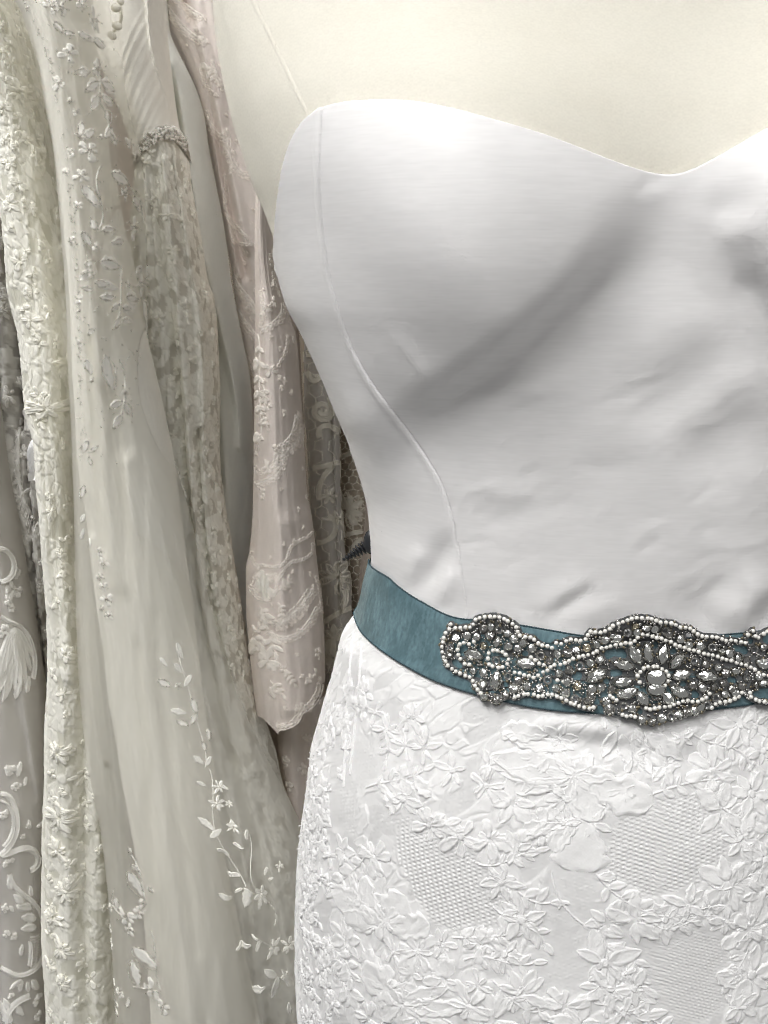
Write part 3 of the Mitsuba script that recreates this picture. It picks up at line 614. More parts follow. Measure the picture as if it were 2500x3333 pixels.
def cup(aspect=1.0, pointed=False):
    n = 12; a = np.arange(n + 1) * 2 * math.pi / n
    rows = []
    for r, z in ((0.7, -0.62), (1.02, -0.45), (1.10, 0.10), (1.16, 0.10), (1.12, -0.5)):
        c = np.stack([np.cos(a) * r, np.sin(a) * r * aspect, np.full(n + 1, z)], 1)
        if pointed: c[:, 1] *= (1 - np.abs(np.cos(a)) ** 3 * 0.7)
        rows.append(c)
    h = Heap().put(np.vstack(rows), grid_faces(5, n + 1))
    for k in range(4):                                    # prongs
        t = k * math.pi / 2 + 0.6
        b = trimesh.creation.box([0.22, 0.16, 0.5]); b.apply_transform(trimesh.transformations.rotation_matrix(t, [0, 0, 1], [0, 0, 0]))
        o = np.array([math.cos(t) * 1.0, math.sin(t) * aspect, 0.05])
        if pointed: o[1] *= (1 - abs(math.cos(t)) ** 3 * 0.7)
        h.put(b.vertices + o, b.faces)
    return h.mesh()
scene['crystal_blue'] = {'type': 'roughconductor', 'material': 'Ag', 'alpha': 0.05, 'specular_reflectance': rgb(0.66, 0.72, 1.0)}
scene['crystal_gold'] = {'type': 'roughconductor', 'material': 'Ag', 'alpha': 0.05, 'specular_reflectance': rgb(1.0, 0.92, 0.76)}
def uneven(m, seed, a=0.07):
    r = np.random.default_rng(seed); m.vertices = m.vertices + r.normal(0, a, m.vertices.shape) * [1, 1, 0.8] * (np.arange(len(m.vertices)) < len(m.vertices) * 0.5)[:, None]; return m
rounds_ply = [mikit.ply(uneven(cut_stone(8, 0.38, 0.42), i), m, False) for i, m in enumerate(['crystal_foil'] * 5 + ['crystal_smoke', 'crystal_smoke', 'crystal_blue', 'crystal_gold'])]
marqs_ply = [mikit.ply(uneven(cut_stone(10, 0.26, 0.52, 0.1, 0.5, 0.60, True), 40 + i, 0.05), 'crystal_foil', False) for i in range(4)]
round_ply = [mikit.ply(cut_stone(8, 0.38, 0.42), m, False) for m in ('crystal_foil', 'crystal_smoke')] 
round_glass = mikit.ply(cut_stone(8, 0.5), 'crystal_glass', False)
marq_ply = mikit.ply(cut_stone(10, 0.26, 0.52, 0.1, 0.5, 0.60, True), 'crystal_foil', False)
marq_glass = mikit.ply(cut_stone(10, 0.5, 0.30, 0.1, 0.5, 0.60, True), 'crystal_glass', False)
oval_ply = mikit.ply(cut_stone(12, 0.30, 0.50, 0.1, 0.5, 0.85), 'crystal_foil', False)
cup_ply, cup_marq = mikit.ply(cup(), 'setting_metal', 30), mikit.ply(cup(0.6, True), 'setting_metal', 30)
rounds = [(p, 13.5) for p in a4([(245, 335), (345, 335), (435, 335), (490, 260), (555, 250), (630, 262), (700, 300), (760, 345), (850, 390), (930, 440), (1000, 500), (1080, 545), (490, 415), (700, 420), (790, 440), (190, 430), (190, 500),
          (400, 640), (490, 660), (480, 760), (705, 690), (800, 735), (880, 775), (985, 800), (760, 805), (1060, 725), (1140, 800), (1235, 740), (1330, 780), (1255, 630), (1345, 590), (1440, 565), (1520, 530), (1150, 490),
          (1240, 480), (1320, 450), (1410, 430), (1490, 400), (1570, 360), (1640, 330), (603, 548), (500, 880), (600, 912), (690, 870), (1220, 850), (1310, 890), (1410, 920), (1160, 660), (1450, 800), (1530, 790), (1570, 910), (1610, 990), (540, 320), (580, 320)])]
rounds += [(p, 13.5) for p in a5([(300, 345), (380, 290), (455, 235), (470, 285), (550, 245), (630, 265), (720, 275), (755, 322), (860, 350), (935, 400), (1040, 425), (1140, 420), (1220, 460), (1300, 480), (1375, 525), (1450, 548), (980, 550), (1090, 580),
           (1190, 610), (1260, 652), (1340, 645), (1445, 700), (1160, 780), (1245, 750), (1320, 800), (1060, 800), (1180, 880), (1265, 855), (1350, 842), (1405, 780), (245, 1000), (360, 965), (435, 985), (510, 1085), (610, 1100), (700, 1072),
           (790, 1050), (850, 1040), (910, 1010), (980, 1000), (1045, 980), (1100, 950), (60, 860), (200, 920), (330, 860), (250, 810), (1520, 450), (1600, 430), (1520, 765), (1590, 750), (1560, 690), (640, 870), (1660, 450), (1650, 750), (970, 770)])]
for k, (pt, rr) in enumerate(rounds):
    pt = np.array(pt) + ro.normal(0, 1.5, 2); rr *= ro.uniform(0.86, 1.08); s_ = rr * MM * 0.98; ang = ro.uniform(0, 6.28)
    everything.append((pt[0], pt[1], rr + 3))
    st0 = ro.bit_generator.state
    jewel('round_crystal', round_glass if k % 5 == 0 else rounds_ply[int(ro.integers(9)) if k % 4 == 0 else int(ro.integers(7))], pt, s_, 0.0022, ang, 0.28)
    jewel('crystal_setting', cup_ply, pt, s_, 0.0020, ang)
marq = [(p, l, w, a) for (p, l, w, a) in [((405, 500), 190, 110, 15), ((865, 572), 190, 100, 8), ((605, 735), 190, 100, 97), ((615, 378), 110, 66, 105), ((1490, 682), 215, 110, -28)]]
marq = [(a4([p])[0], l, w, a) for p, l, w, a in marq] + [(a5([p])[0], l, w, a) for p, l, w, a in
        [((455, 490), 205, 110, 60), ((570, 478), 195, 100, 78), ((705, 488), 195, 100, 105), ((830, 550), 195, 100, -42), ((350, 585), 205, 100, 12), ((352, 740), 185, 95, -8), ((865, 678), 180, 100, -14),
         ((1095, 690), 205, 105, 6), ((845, 830), 185, 100, 28), ((400, 840), 185, 100, -22), ((520, 890), 150, 100, 55), ((750, 892), 165, 100, 42), ((1590, 575), 150, 100, 20)]]
for k, (pt, l, w, a) in enumerate(marq):
    pt = np.array(pt); s_ = l / 2.765 / 2 * MM * 0.92; asp = (w / l) / 0.60
    for t in np.linspace(-0.7, 0.7, 4): everything.append((pt[0] + t * l / 5.5 * math.cos(math.radians(a)), pt[1] + t * l / 5.5 * math.sin(math.radians(a)), w / 2.765 * 0.5))
    jewel('marquise_crystal', marqs_ply[k % 4], pt, [s_, s_ * asp, s_ * 0.75], 0.0026, math.radians(a), 0.16)
    jewel('marquise_setting', cup_marq, pt, [s_, s_ * asp, s_ * 0.7], 0.0022, math.radians(a))
for pt, rx, ry in ((a5([(640, 700)])[0], 95, 85), (a5([(640, 805)])[0], 88, 62)):
    everything.append((pt[0], pt[1], 34))
    jewel('oval_crystal', oval_ply, pt, [rx / 2.765 * MM * 0.9, ry / 2.765 * MM, rx / 2.765 * MM * 0.75], 0.0030, 0, 0.1)
    jewel('oval_setting', cup_ply, pt, [rx / 2.765 * MM * 0.92, ry / 2.765 * MM, rx / 2.765 * MM * 0.6], 0.0024)
# small bronze and silver seed beads between the stones
beads, silver = Heap(), Heap()
small = trimesh.creation.icosphere(1, 1.0)
area = shapely.union_all([shapely.Point(x, y).buffer(r_ + 2) for x, y, r_ in everything])
backing = shapely.union_all([shapely.Point(x, y).buffer(r_ + 5) for x, y, r_ in everything]).buffer(7).buffer(-9)
minx, miny, maxx, maxy = backing.bounds
cand = np.c_[ro.uniform(minx, maxx, 5200), ro.uniform(miny, maxy, 5200)]
big = shapely.union_all([shapely.Point(x, y).buffer(r_ * 0.85) for x, y, r_ in everything])
ok = shapely.contains_xy(backing, cand) & ~shapely.contains_xy(big, cand)
for k, pt in enumerate(cand[ok][:1100]):
    ij = ORN.inv([pt]); rad = ro.uniform(0.00045, 0.0008)
    (beads if ro.random() < 0.25 else silver).put(small.vertices * rad + ORN.lift(ij, [0.0012 + ro.uniform(0, .0008)])[0], small.faces)
add('bridal_belt__bronze_beads', beads.mesh(), 'bronze_bead', True, None, kind='stuff')
add('bridal_belt__silver_beads', silver.mesh(), 'crystal_smoke', True, None, kind='stuff')
bk = Heap()
for g in getattr(backing.simplify(1.5), 'geoms', [backing.simplify(1.5)]):
    v2, f2 = trimesh.creation.triangulate_polygon(g.segmentize(12), engine='earcut') if not g.is_empty else (None, None)
    tm = trimesh.Trimesh(np.c_[v2, 0 * v2[:, 0]], f2, process=False)
    ijb = ORN.inv(tm.vertices[:, :2])
    bk.put(ORN.lift(ijb, np.full(len(ijb), 0.0008)), tm.faces)
add('bridal_belt__net_backing', bk.mesh(), 'ornament_net', False)

# ------------------------------------------------------------------ the dresses hanging behind
def edge(rows):
    rows = sorted(rows, key=lambda r: r[1])
    return PchipInterpolator([r[1] for r in rows], [r[0] for r in rows], extrapolate=True)
def drape(left, right, Y0, depth, folds=(), y0=-160, y1=3520, step=11, cols=90, wrap=0.5, wob=0.0, seed=3, lean=0.0, ypow=1.0, pleat=(0, 1), ground=None):
    """A hanging fold of cloth between two outlines (pixels, seen at depth Y0): a half round sheet with smaller folds on it."""
    L, R = edge(left), edge(right)
    py = np.arange(y0, y1 + step, step, dtype=float)
    lo, hi = [r[1] for r in left], [r[1] for r in right]
    pl = L(np.clip(py, min(lo), max(lo))); pr = R(np.clip(py, min(hi), max(hi)))
    Yc = Y0 + lean * (py - 1666) / 1666
    A, B = at(pl, py, Yc), at(pr, py, Yc)
    t = np.linspace(-wrap, math.pi + wrap, cols)
    u = (1 - np.cos(t)) / 2
    P = A[:, None, :] * (1 - u)[None, :, None] + B[:, None, :] * u[None, :, None]
    prof = np.sin(t) * np.abs(np.sin(t)) ** (ypow - 1)
    P[..., 1] -= depth * prof[None, :]
    q = project(P)
    D = np.zeros(P.shape[:2])
    for pts, w, h in folds:
        d, fr, side = polydist(q[..., 0], q[..., 1], spline(pts, 24) if len(pts) > 2 else np.array(pts, float))
        D += h * np.exp(-(d / w) ** 2)
    if wob:
        D += wob * (meshkit.fbm(np.stack([q[..., 0] / 45, q[..., 1] / 420, 0 * D], -1), 3, seed) - 0.5)
    if pleat[0]:
        D += pleat[0] * 2 * (meshkit.fbm(np.stack(np.broadcast_arrays(t[None, :] * pleat[1], py[:, None] / 900, 0.0), -1), 3, seed + 50) - 0.5)
    P[..., 1] -= D * np.clip(np.sin(t), 0, 1)[None, :] ** 0.5
    S = Surf(P)
    if ground:
        size, amp, share, lace, gap = ground
        U = np.cumsum(S.lu, 1); U -= U[:, cols // 2:cols // 2 + 1]
        h, on = lace_ground(U, P[..., 2], size, amp, seed + 3, share)
        S = Surf(S.P + S.N * h[..., None])
        S.color = (np.array(gap) + (np.array(lace) - np.array(gap)) * on[..., None]).reshape(-1, 3)
    return S
def sheet_part(key, S, bsdf, **label):
    uv = np.stack(np.broadcast_arrays(np.cumsum(S.lu.mean(0))[None, :], S.P[..., 2]), -1).reshape(-1, 2)
    return add(key, (S.P.reshape(-1, 3), grid_faces(S.nv, S.nu)[:, [0, 2, 1]]), 'lace_ground' if hasattr(S, 'color') else bsdf, True, uv, getattr(S, 'color', None), **label)

def trimmed(S, keep):
    f = grid_faces(S.nv, S.nu)[:, [0, 2, 1]]; c = S.px.reshape(-1, 2)[f].mean(1)
    return f[shapely.contains_xy(keep, c)]

def fab(p, n, uv): return fbm(uv.x * 700, uv.y * 700, 0, 2)
def net_fn(p, n, uv):
    a, b = uv.x * 1500 + uv.y * 500, uv.y * 1500 - uv.x * 500
    return dr.sin(a * 2) * dr.sin(b * 2) * 0.5 + 0.5
cloth('ivory_cloth', grain((0.74, 0.73, 0.65), 0.035, 1100), fab, 0.0006, rough=0.7)
cloth('ivory_satin', grain((0.85, 0.835, 0.765), 0.035, 1100), weave_fine, 0.00015, rough=0.4)
cloth('sage_crepe', grain((0.75, 0.765, 0.72), 0.035, 1100), fab, 0.0005, rough=0.55)
cloth('chiffon', grain((0.76, 0.74, 0.68), 0.035, 1100), weave_fine, 0.0003, rough=0.7)
cloth('pink_lining', grain((0.735, 0.67, 0.63), 0.035, 1100), fab, 0.0003, rough=0.6)
cloth('taupe_lining', (0.36, 0.31, 0.25), fab, 0.0004, rough=0.7)
cloth('grey_lining', (0.50, 0.48, 0.45), net_fn, 0.0004, rough=0.8)
cloth('shadow_cloth', (0.30, 0.27, 0.22), fab, 0.0005, rough=0.8)
principled('ivory_lace', (0.83, 0.82, 0.755), 0.8)
principled('grey_lace', (0.84, 0.83, 0.80), 0.8)
principled('pink_lace', (0.88, 0.84, 0.79), 0.8)
principled('guipure', (0.74, 0.72, 0.65), 0.8)
principled('sheen_thread', grain((0.82, 0.81, 0.755), 0.08, 1500), 0.4, specular=0.7)
scene['silver_bead'] = {'type': 'roughconductor', 'material': 'Ag', 'alpha': 0.25}
scene['dark_silver'] = {'type': 'roughconductor', 'material': 'Ag', 'alpha': 0.2, 'specular_reflectance': rgb(0.5, 0.48, 0.45)}
def sheer(key, color, opacity):
    scene[key] = {'type': 'mask', 'opacity': opacity, 'nested': {'type': 'twosided', 'bsdf': {'type': 'diffuse', 'reflectance': rgb(*color)}}}
sheer('ivory_tulle', (0.87, 0.855, 0.795), mikit.proc(lambda p, n, uv: 0.18 + 0.10 * fbm(uv.x * 60, uv.y * 4, 0, 2)))
sheer('pink_tulle', (0.70, 0.63, 0.58), 0.38)
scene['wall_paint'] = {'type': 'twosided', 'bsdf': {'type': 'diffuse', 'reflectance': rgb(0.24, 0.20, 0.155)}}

principled('lace_ground', {'type': 'mesh_attribute', 'name': 'vertex_color'}, 0.8)
# the wall behind the rail
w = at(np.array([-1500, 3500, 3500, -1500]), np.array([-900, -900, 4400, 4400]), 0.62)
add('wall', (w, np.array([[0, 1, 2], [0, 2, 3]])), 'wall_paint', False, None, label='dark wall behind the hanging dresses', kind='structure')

# ivory lace dress (second from the left)
LB = [(-4, -160), (0, 0), (3, 90), (12, 420), (24, 600), (45, 783), (54, 923), (90, 1092), (102, 1225), (115, 1333), (143, 1424), (151, 1556), (163, 1666), (172, 1817), (178, 2028), (175, 2208), (166, 2329), (163, 2500), (154, 2681),
      (151, 2982), (163, 3223), (166, 3333), (170, 3520)]
RB = [(46, -160), (56, 0), (92, 140), (124, 300), (154, 482), (180, 603), (201, 753), (220, 833), (232, 953), (256, 1134), (265, 1405), (270, 1556), (275, 1700), (310, 1900), (345, 2100), (370, 2350), (392, 2600), (410, 3000), (440, 3520)]
DB = drape(LB, RB, 0.125, 0.045, [([(55, 0), (95, 400), (135, 800), (185, 1300), (215, 1700), (240, 2200)], 26, 0.006), ([(100, 300), (165, 760), (210, 1300), (235, 1700)], 16, -0.008),
                                   ([(250, 1800), (262, 2300), (262, 2800), (280, 3400)], 20, -0.007), ([(300, 2000), (330, 2500), (345, 3000)], 24, 0.006)], wob=0.006, seed=7, cols=170, step=4.5, pleat=(0.002, 5), ground=(0.0075, 0.0006, 0.86, (0.82, 0.81, 0.745), (0.62, 0.61, 0.53)))
labels['ivory_lace_dress'] = {'label': 'ivory dress covered in raised floral lace hanging second from the left', 'category': 'dress'}
sheet_part('ivory_lace_dress__skirt', DB, 'ivory_cloth')

# beaded tulle dress
LC = [(70, -160), (78, 0), (84, 36), (120, 102), (163, 241), (187, 386), (208, 500), (223, 651), (235, 783), (244, 893), (250, 1014), (253, 1195), (259, 1285), (265, 1436), (276, 1560), (295, 1666), (307, 1787), (325, 1937), (347, 2088),
      (362, 2239), (386, 2389), (404, 2500), (434, 2651), (458, 2801), (480, 3000), (500, 3333), (510, 3520)]
RC = [(262, -160), (285, 0), (295, 151), (325, 362), (338, 512), (362, 603), (386, 723), (416, 833), (446, 984), (470, 1104), (500, 1225), (524, 1327), (560, 1500), (585, 1700), (610, 1900), (640, 2150), (665, 2350), (690, 2500),
      (723, 2783), (780, 3060), (838, 3333), (870, 3520)]
DC = drape(LC, RC, 0.085, 0.045, [([(150, 0), (215, 350), (265, 700), (310, 1000), (345, 1400), (390, 1900)], 22, 0.007), ([(235, 300), (270, 600), (310, 900), (350, 1250)], 18, 0.006), ([(290, 1100), (310, 1500), (340, 1800)], 10, -0.004),
                                   ([(420, 1500), (455, 1900), (500, 2300), (560, 2800), (640, 3400)], 26, 0.006), ([(500, 2000), (560, 2500), (640, 3100)], 16, -0.004), ([(450, 2100), (480, 2600), (540, 3300)], 16, -0.003)], wob=0.004, seed=9, cols=150, pleat=(0.0018, 6))
labels['beaded_tulle_dress'] = {'label': 'ivory satin dress under sheer tulle with beaded leaf embroidery, flaring to the floor', 'category': 'dress'}
sheet_part('beaded_tulle_dress__satin_skirt', DC, 'ivory_satin')
LT = [(60, -160), (78, 0), (90, 40), (125, 110), (166, 241), (190, 386), (210, 500), (226, 651), (237, 783), (246, 893), (252, 1014), (255, 1195), (260, 1400), (262, 1700), (268, 2100), (290, 2400), (340, 2700), (370, 3000), (390, 3333), (400, 3520)]
RT = [(320, -160), (335, 0), (347, 121), (374, 169), (386, 283), (410, 392), (428, 452), (446, 555), (452, 640), (455, 760), (455, 900), (455, 1060), (470, 1230), (510, 1400), (591, 1629), (639, 1817), (681, 1998), (723, 2136), (765, 2269),
      (814, 2389), (868, 2500), (952, 2651), (1000, 2760), (1050, 3000), (1100, 3333), (1110, 3520)]
TF = [([(395, 1060), (422, 1152), (591, 1690), (700, 2200), (790, 2700), (860, 3333)], 12, 0.004), ([(300, 1750), (345, 2200), (385, 2600), (400, 3000)], 12, 0.004), ([(520, 1700), (640, 2100), (760, 2600), (880, 3200)], 18, 0.004),
      ([(560, 1750), (700, 2200), (830, 2700), (940, 3200)], 14, -0.004), ([(723, 2783), (780, 3060), (838, 3333)], 8, -0.006), ([(350, 2500), (385, 2900), (400, 3300)], 10, -0.004)]
DT = drape(LT, RT, 0.075, 0.062, TF, wob=0.005, seed=12, cols=170, pleat=(0.0022, 8))
sheet_part('beaded_tulle_dress__tulle_overlay', DT, 'ivory_tulle')

DT2 = drape([(68, -160), (86, 0), (200, 386), (248, 893), (262, 1400), (272, 1900), (300, 2400), (350, 2700), (385, 3000), (410, 3520)], [(300, -160), (318, 0), (350, 400), (372, 700), (392, 900), (434, 1200), (482, 1450), (524, 1666), (579, 1805), (620, 1960), (664, 2150), (702, 2400), (735, 2700), (785, 3000), (838, 3333), (860, 3520)],
            0.079, 0.054, TF, wob=0.004, seed=12, cols=120, pleat=(0.0018, 8))
sheet_part('beaded_tulle_dress__tulle_overlay_001', DT2, 'ivory_tulle')
DT3 = drape([(255, 1250), (258, 1700), (262, 2100), (285, 2400), (335, 2700), (362, 3000), (380, 3333), (392, 3520)], [(275, 1250), (300, 1560), (348, 1900), (378, 2200), (398, 2500), (440, 2800), (470, 3100), (490, 3333), (500, 3520)], 0.080, 0.014, [], y0=1250, cols=50, seed=19, pleat=(0.001, 4))
sheet_part('beaded_tulle_dress__tulle_overlay_002', DT3, 'ivory_tulle')
# wrap dress of chiffon with a lace skirt
LD1 = [(300, -160), (300, 0), (330, 200), (380, 330), (420, 430), (440, 490), (446, 530)]
RD1 = [(528, -160), (533, 0), (542, 120), (555, 241), (570, 362), (579, 410), (590, 440), (597, 480), (600, 530)]
chev = []
for k in range(16):
    y = 10 + 27 * k + 9 * math.sin(k * 2.3); cx = 482 + 0.24 * y * 0.85
    chev += [([(cx, y), (cx - 45, y + 75), (cx - 95, y + 210)], 5, 0.0008), ([(cx, y), (cx + 30, y + 35), (cx + 60, y + 90)], 5, 0.0006)]
D1 = drape(LD1, RD1, 0.165, 0.04, [([(482, -100), (490, 80), (512, 211), (542, 301), (560, 400)], 8, 0.006)] + chev, y1=540, cols=120, step=6)
labels['wrap_dress'] = {'label': 'ivory dress with pleated chiffon bodice, beaded silver waistband and lace skirt', 'category': 'dress'}
sheet_part('wrap_dress__bodice', D1, 'chiffon')
LD2 = [(452, 478), (455, 520), (440, 700), (430, 900), (420, 1200), (440, 1500), (480, 1800), (520, 2100), (560, 2500), (600, 3000), (620, 3520)]
RD2 = [(597, 478), (606, 530), (615, 603), (639, 723), (657, 833), (669, 911), (693, 984), (705, 1134), (711, 1285), (709, 1436), (723, 1617), (745, 1750), (760, 1847), (790, 2028), (814, 2178), (844, 2317), (892, 2450), (916, 2560), (964, 2681),
       (1010, 2850), (1060, 3333), (1080, 3520)]
D2 = drape(LD2, RD2, 0.160, 0.045, [([(500, 560), (520, 800), (560, 1100), (600, 1500), (640, 1900), (760, 2500)], 14, -0.006), ([(580, 520), (620, 800), (660, 1200), (670, 1600), (720, 2000), (830, 2500)], 16, 0.006),
                                     ([(540, 520), (565, 800), (600, 1200), (630, 1600), (690, 2100)], 12, 0.005), ([(640, 1400), (665, 1750), (720, 2100), (830, 2400)], 10, -0.006)], y0=395, wob=0.006, seed=21, cols=170, step=4.5, pleat=(0.0035, 9), ground=(0.0068, 0.0006, 0.80, (0.80, 0.79, 0.725), (0.54, 0.52, 0.455)))
def waist_y(x): return 424 + 130 * ((x - 447) / 152 - .60) ** 2 * np.where((x - 447) / 152 < .6, 1.6, 2.2)
xs_ = np.linspace(380, 640, 60)
below = shapely.Polygon([*zip(xs_, waist_y(xs_) + 26), (1400, 480), (1400, 3700), (200, 3700), (200, 560)])
add('wrap_dress__lace_skirt', (D2.P.reshape(-1, 3), trimmed(D2, below)), 'lace_ground', True, None, D2.color)
strip = shapely.Polygon([*zip(xs_, waist_y(xs_) - 14), *zip(xs_[::-1], waist_y(xs_[::-1]) + 30)])
add('wrap_dress__waistband', ((D2.P + D2.N * 0.0012).reshape(-1, 3), trimmed(D2, strip)), 'shadow_cloth', True)

# smooth pale dress
LE = [(500, -160), (510, 0), (540, 300), (570, 500), (600, 700), (640, 900), (680, 1100), (700, 1400), (690, 1700), (720, 2100), (760, 2400), (800, 3520)]
RE = [(525, -160), (535, 60), (540, 90), (573, 163), (627, 271), (657, 362), (675, 482), (699, 603), (717, 693), (738, 833), (747, 911), (778, 1074), (811, 1243), (820, 1375), (826, 1556), (824, 1726), (812, 1900), (830, 2150), (850, 2330), (880, 2500), (900, 3520)]
DE = drape(LE, RE, 0.225, 0.04, [([(500, -200), (590, 250), (640, 600), (680, 850), (740, 1100), (790, 1450)], 22, 0.012), ([(690, 900), (730, 1200), (780, 1480), (790, 1700)], 26, -0.003), ([(720, 1350), (740, 1600), (730, 1900)], 30, 0.006)], wob=0.003, seed=23)
labels['pale_plain_dress'] = {'label': 'plain pale sage dress in a narrow smooth fold between lace and pink dresses', 'category': 'dress'}
sheet_part('pale_plain_dress__skirt', DE, 'sage_crepe')

# pink dress with lace overlay
LF0 = [(500, -160), (530, 0), (542, 90), (597, 199), (639, 301), (663, 410), (687, 512), (711, 633), (735, 783), (753, 863), (771, 984), (796, 1134), (815, 1255), (830, 1500), (840, 1900), (850, 2200), (860, 2500)]
RF0 = [(760, -160), (800, 0), (830, 300), (900, 600), (960, 900), (980, 1200), (1000, 1600), (1040, 2000), (1050, 2500)]
F0 = drape(LF0, RF0, 0.262, 0.03, [([(600, 0), (680, 300), (760, 700), (800, 900)], 14, -0.008), ([(640, 100), (740, 500), (800, 800)], 20, 0.008), ([(690, 420), (740, 700), (780, 900)], 8, 0.006)], y1=2450, wob=0.004, seed=31, pleat=(0.002, 7))
labels['pink_lace_dress'] = {'label': 'blush pink dress with ivory scalloped lace overlay beside the white gown', 'category': 'dress'}
sheet_part('pink_lace_dress__back_fold', F0, 'pink_lining')
LF1 = [(900, -160), (870, 200), (846, 480), (838, 560), (838, 603), (835, 833), (835, 953), (832, 1134), (829, 1375), (826, 1617), (814, 1787), (802, 1847), (802, 1967), (811, 2088), (826, 2239), (836, 2317), (844, 2420)]
RF1 = [(960, -160), (940, 200), (890, 560), (890, 700), (900, 850), (934, 1014), (964, 1104), (976, 1255), (989, 1436), (1000, 1617), (1014, 1681), (1031, 1824), (1043, 1925), (1051, 2007), (1057, 2129), (1058, 2210), (1060, 2420)]
F1 = drape(LF1, RF1, 0.165, 0.035, [([(930, 1700), (935, 2000), (950, 2300)], 30, 0.004), ([(860, 1000), (900, 1500), (900, 2000)], 40, 0.004)], y0=-160, y1=2420, wob=0.003, seed=33, pleat=(0.0016, 6), step=4)
hem = shapely.Polygon([(700, -400), (1300, -400), (1300, 2190), (1058, 2216), (1043, 2232), (1034, 2268), (1012, 2304), (980, 2322), (972, 2346), (946, 2366), (912, 2376), (905, 2388), (880, 2362), (850, 2334), (700, 2300)])
uvF = np.stack(np.broadcast_arrays(np.cumsum(F1.lu.mean(0))[None, :], F1.P[..., 2]), -1).reshape(-1, 2)
add('pink_lace_dress__front_fold', (F1.P.reshape(-1, 3), trimmed(F1, hem)), 'pink_lining', True, uvF)
LF2 = [(905, 2250), (905, 2400), (910, 2520), (930, 2700), (960, 2900), (990, 3520)]
RF2 = [(1060, 2250), (1060, 2400), (1060, 2520), (1070, 2700), (1090, 2900), (1110, 3520)]
F2 = drape(LF2, RF2, 0.205, 0.03, [([(980, 2300), (1000, 2700)], 20, -0.006)], y0=2250, wob=0.004, seed=35)
sheet_part('pink_lace_dress__hem_lining', F2, 'pink_lining')

# guipure lace dress over taupe
LG = [(985, -160), (988, 900), (990, 1095), (990, 1331), (999, 1433), (1011, 1644), (1018, 1700), (1035, 1850), (1053, 1966), (1060, 2150), (1056, 2300), (1050, 2500), (1050, 3520)]
RG = [(1070, -160), (1090, 900), (1095, 1200), (1104, 1370), (1108, 1602), (1120, 1763), (1144, 1946), (1146, 2050), (1140, 2200), (1130, 2500), (1130, 3520)]
G1 = drape(LG, RG, 0.235, 0.022, [([(1075, 1100), (1085, 1600), (1110, 2000)], 9, -0.008)], wob=0.004, seed=37)
labels['guipure_dress'] = {'label': 'ivory open guipure lace dress over taupe cloth, half hidden by the white gown waist', 'category': 'dress'}
sheet_part('guipure_dress__skirt', G1, 'grey_lining')
LG2 = [(1050, -160), (1060, 900), (1090, 1300), (1095, 1700), (1110, 2100), (1110, 3520)]
RG2 = [(1240, -160), (1260, 900), (1270, 1300), (1280, 1700), (1280, 2100), (1280, 3520)]
G2 = drape(LG2, RG2, 0.275, 0.02, [], wob=0.004, seed=39)
sheet_part('guipure_dress__back_fold', G2, 'taupe_lining')
G3 = drape([(1210, -160), (1195, 1500), (1189, 1661), (1169, 1885), (1161, 2007), (1150, 2300), (1150, 3520)], [(1300, -160), (1290, 1500), (1290, 1661), (1290, 1885), (1280, 2007), (1280, 2300), (1280, 3520)], 0.25, 0.01, [], cols=30)
sheet_part('guipure_dress__pink_tulle', G3, 'pink_tulle')

# grey lace dress and scrolled lace dress at the far left
LA = [(-260, -160), (-240, 600), (-220, 1500), (-200, 3520)]
RA = [(20, -160), (60, 300), (130, 700), (200, 1100), (225, 1400), (240, 1700), (230, 2000), (215, 2400), (210, 3520)]
A1 = drape(LA, RA, 0.215, 0.05, [([(10, 300), (30, 700), (62, 1100), (66, 1400)], 8, -0.02), ([(-30, 500), (10, 900), (35, 1300)], 22, 0.012), ([(95, 1100), (120, 1500), (130, 1800), (160, 2200)], 26, 0.012), ([(90, 1500), (110, 1800), (150, 2200)], 8, -0.016)], wob=0.008, seed=41, cols=170, step=5, y0=-160, ground=(0.0105, 0.0010, 0.66, (0.78, 0.77, 0.74), (0.42, 0.405, 0.38)))
labels['grey_lace_dress'] = {'label': 'greyish lace dress with fringed lace edge deep between the leftmost dresses', 'category': 'dress'}
sheet_part('grey_lace_dress__skirt', A1, 'grey_lining')
LA2 = [(-300, -160), (-300, 1200), (-300, 2000), (-300, 3520)]
RA2 = [(-70, -160), (-50, 600), (-30, 1100), (-6, 1360), (8, 1480), (30, 1617), (42, 1666), (78, 1877), (100, 2000), (121, 2130), (140, 2269), (152, 2420), (160, 2600), (156, 2900), (160, 3333), (165, 3520)]
A2 = drape(LA2, RA2, 0.155, 0.05, [([(20, 2200), (70, 2400), (110, 2600)], 18, -0.004), ([(-10, 1700), (40, 2000), (90, 2300), (125, 2600)], 14, 0.005)], wob=0.006, seed=43, pleat=(0.002, 7))
cloth('pale_net', (0.60, 0.58, 0.55), net_fn, 0.0004, rough=0.8)
labels['scrolled_lace_dress'] = {'label': 'pale lace dress with large scroll and feather motifs in the lower left corner', 'category': 'dress'}
sheet_part('scrolled_lace_dress__skirt', A2, 'pale_net')
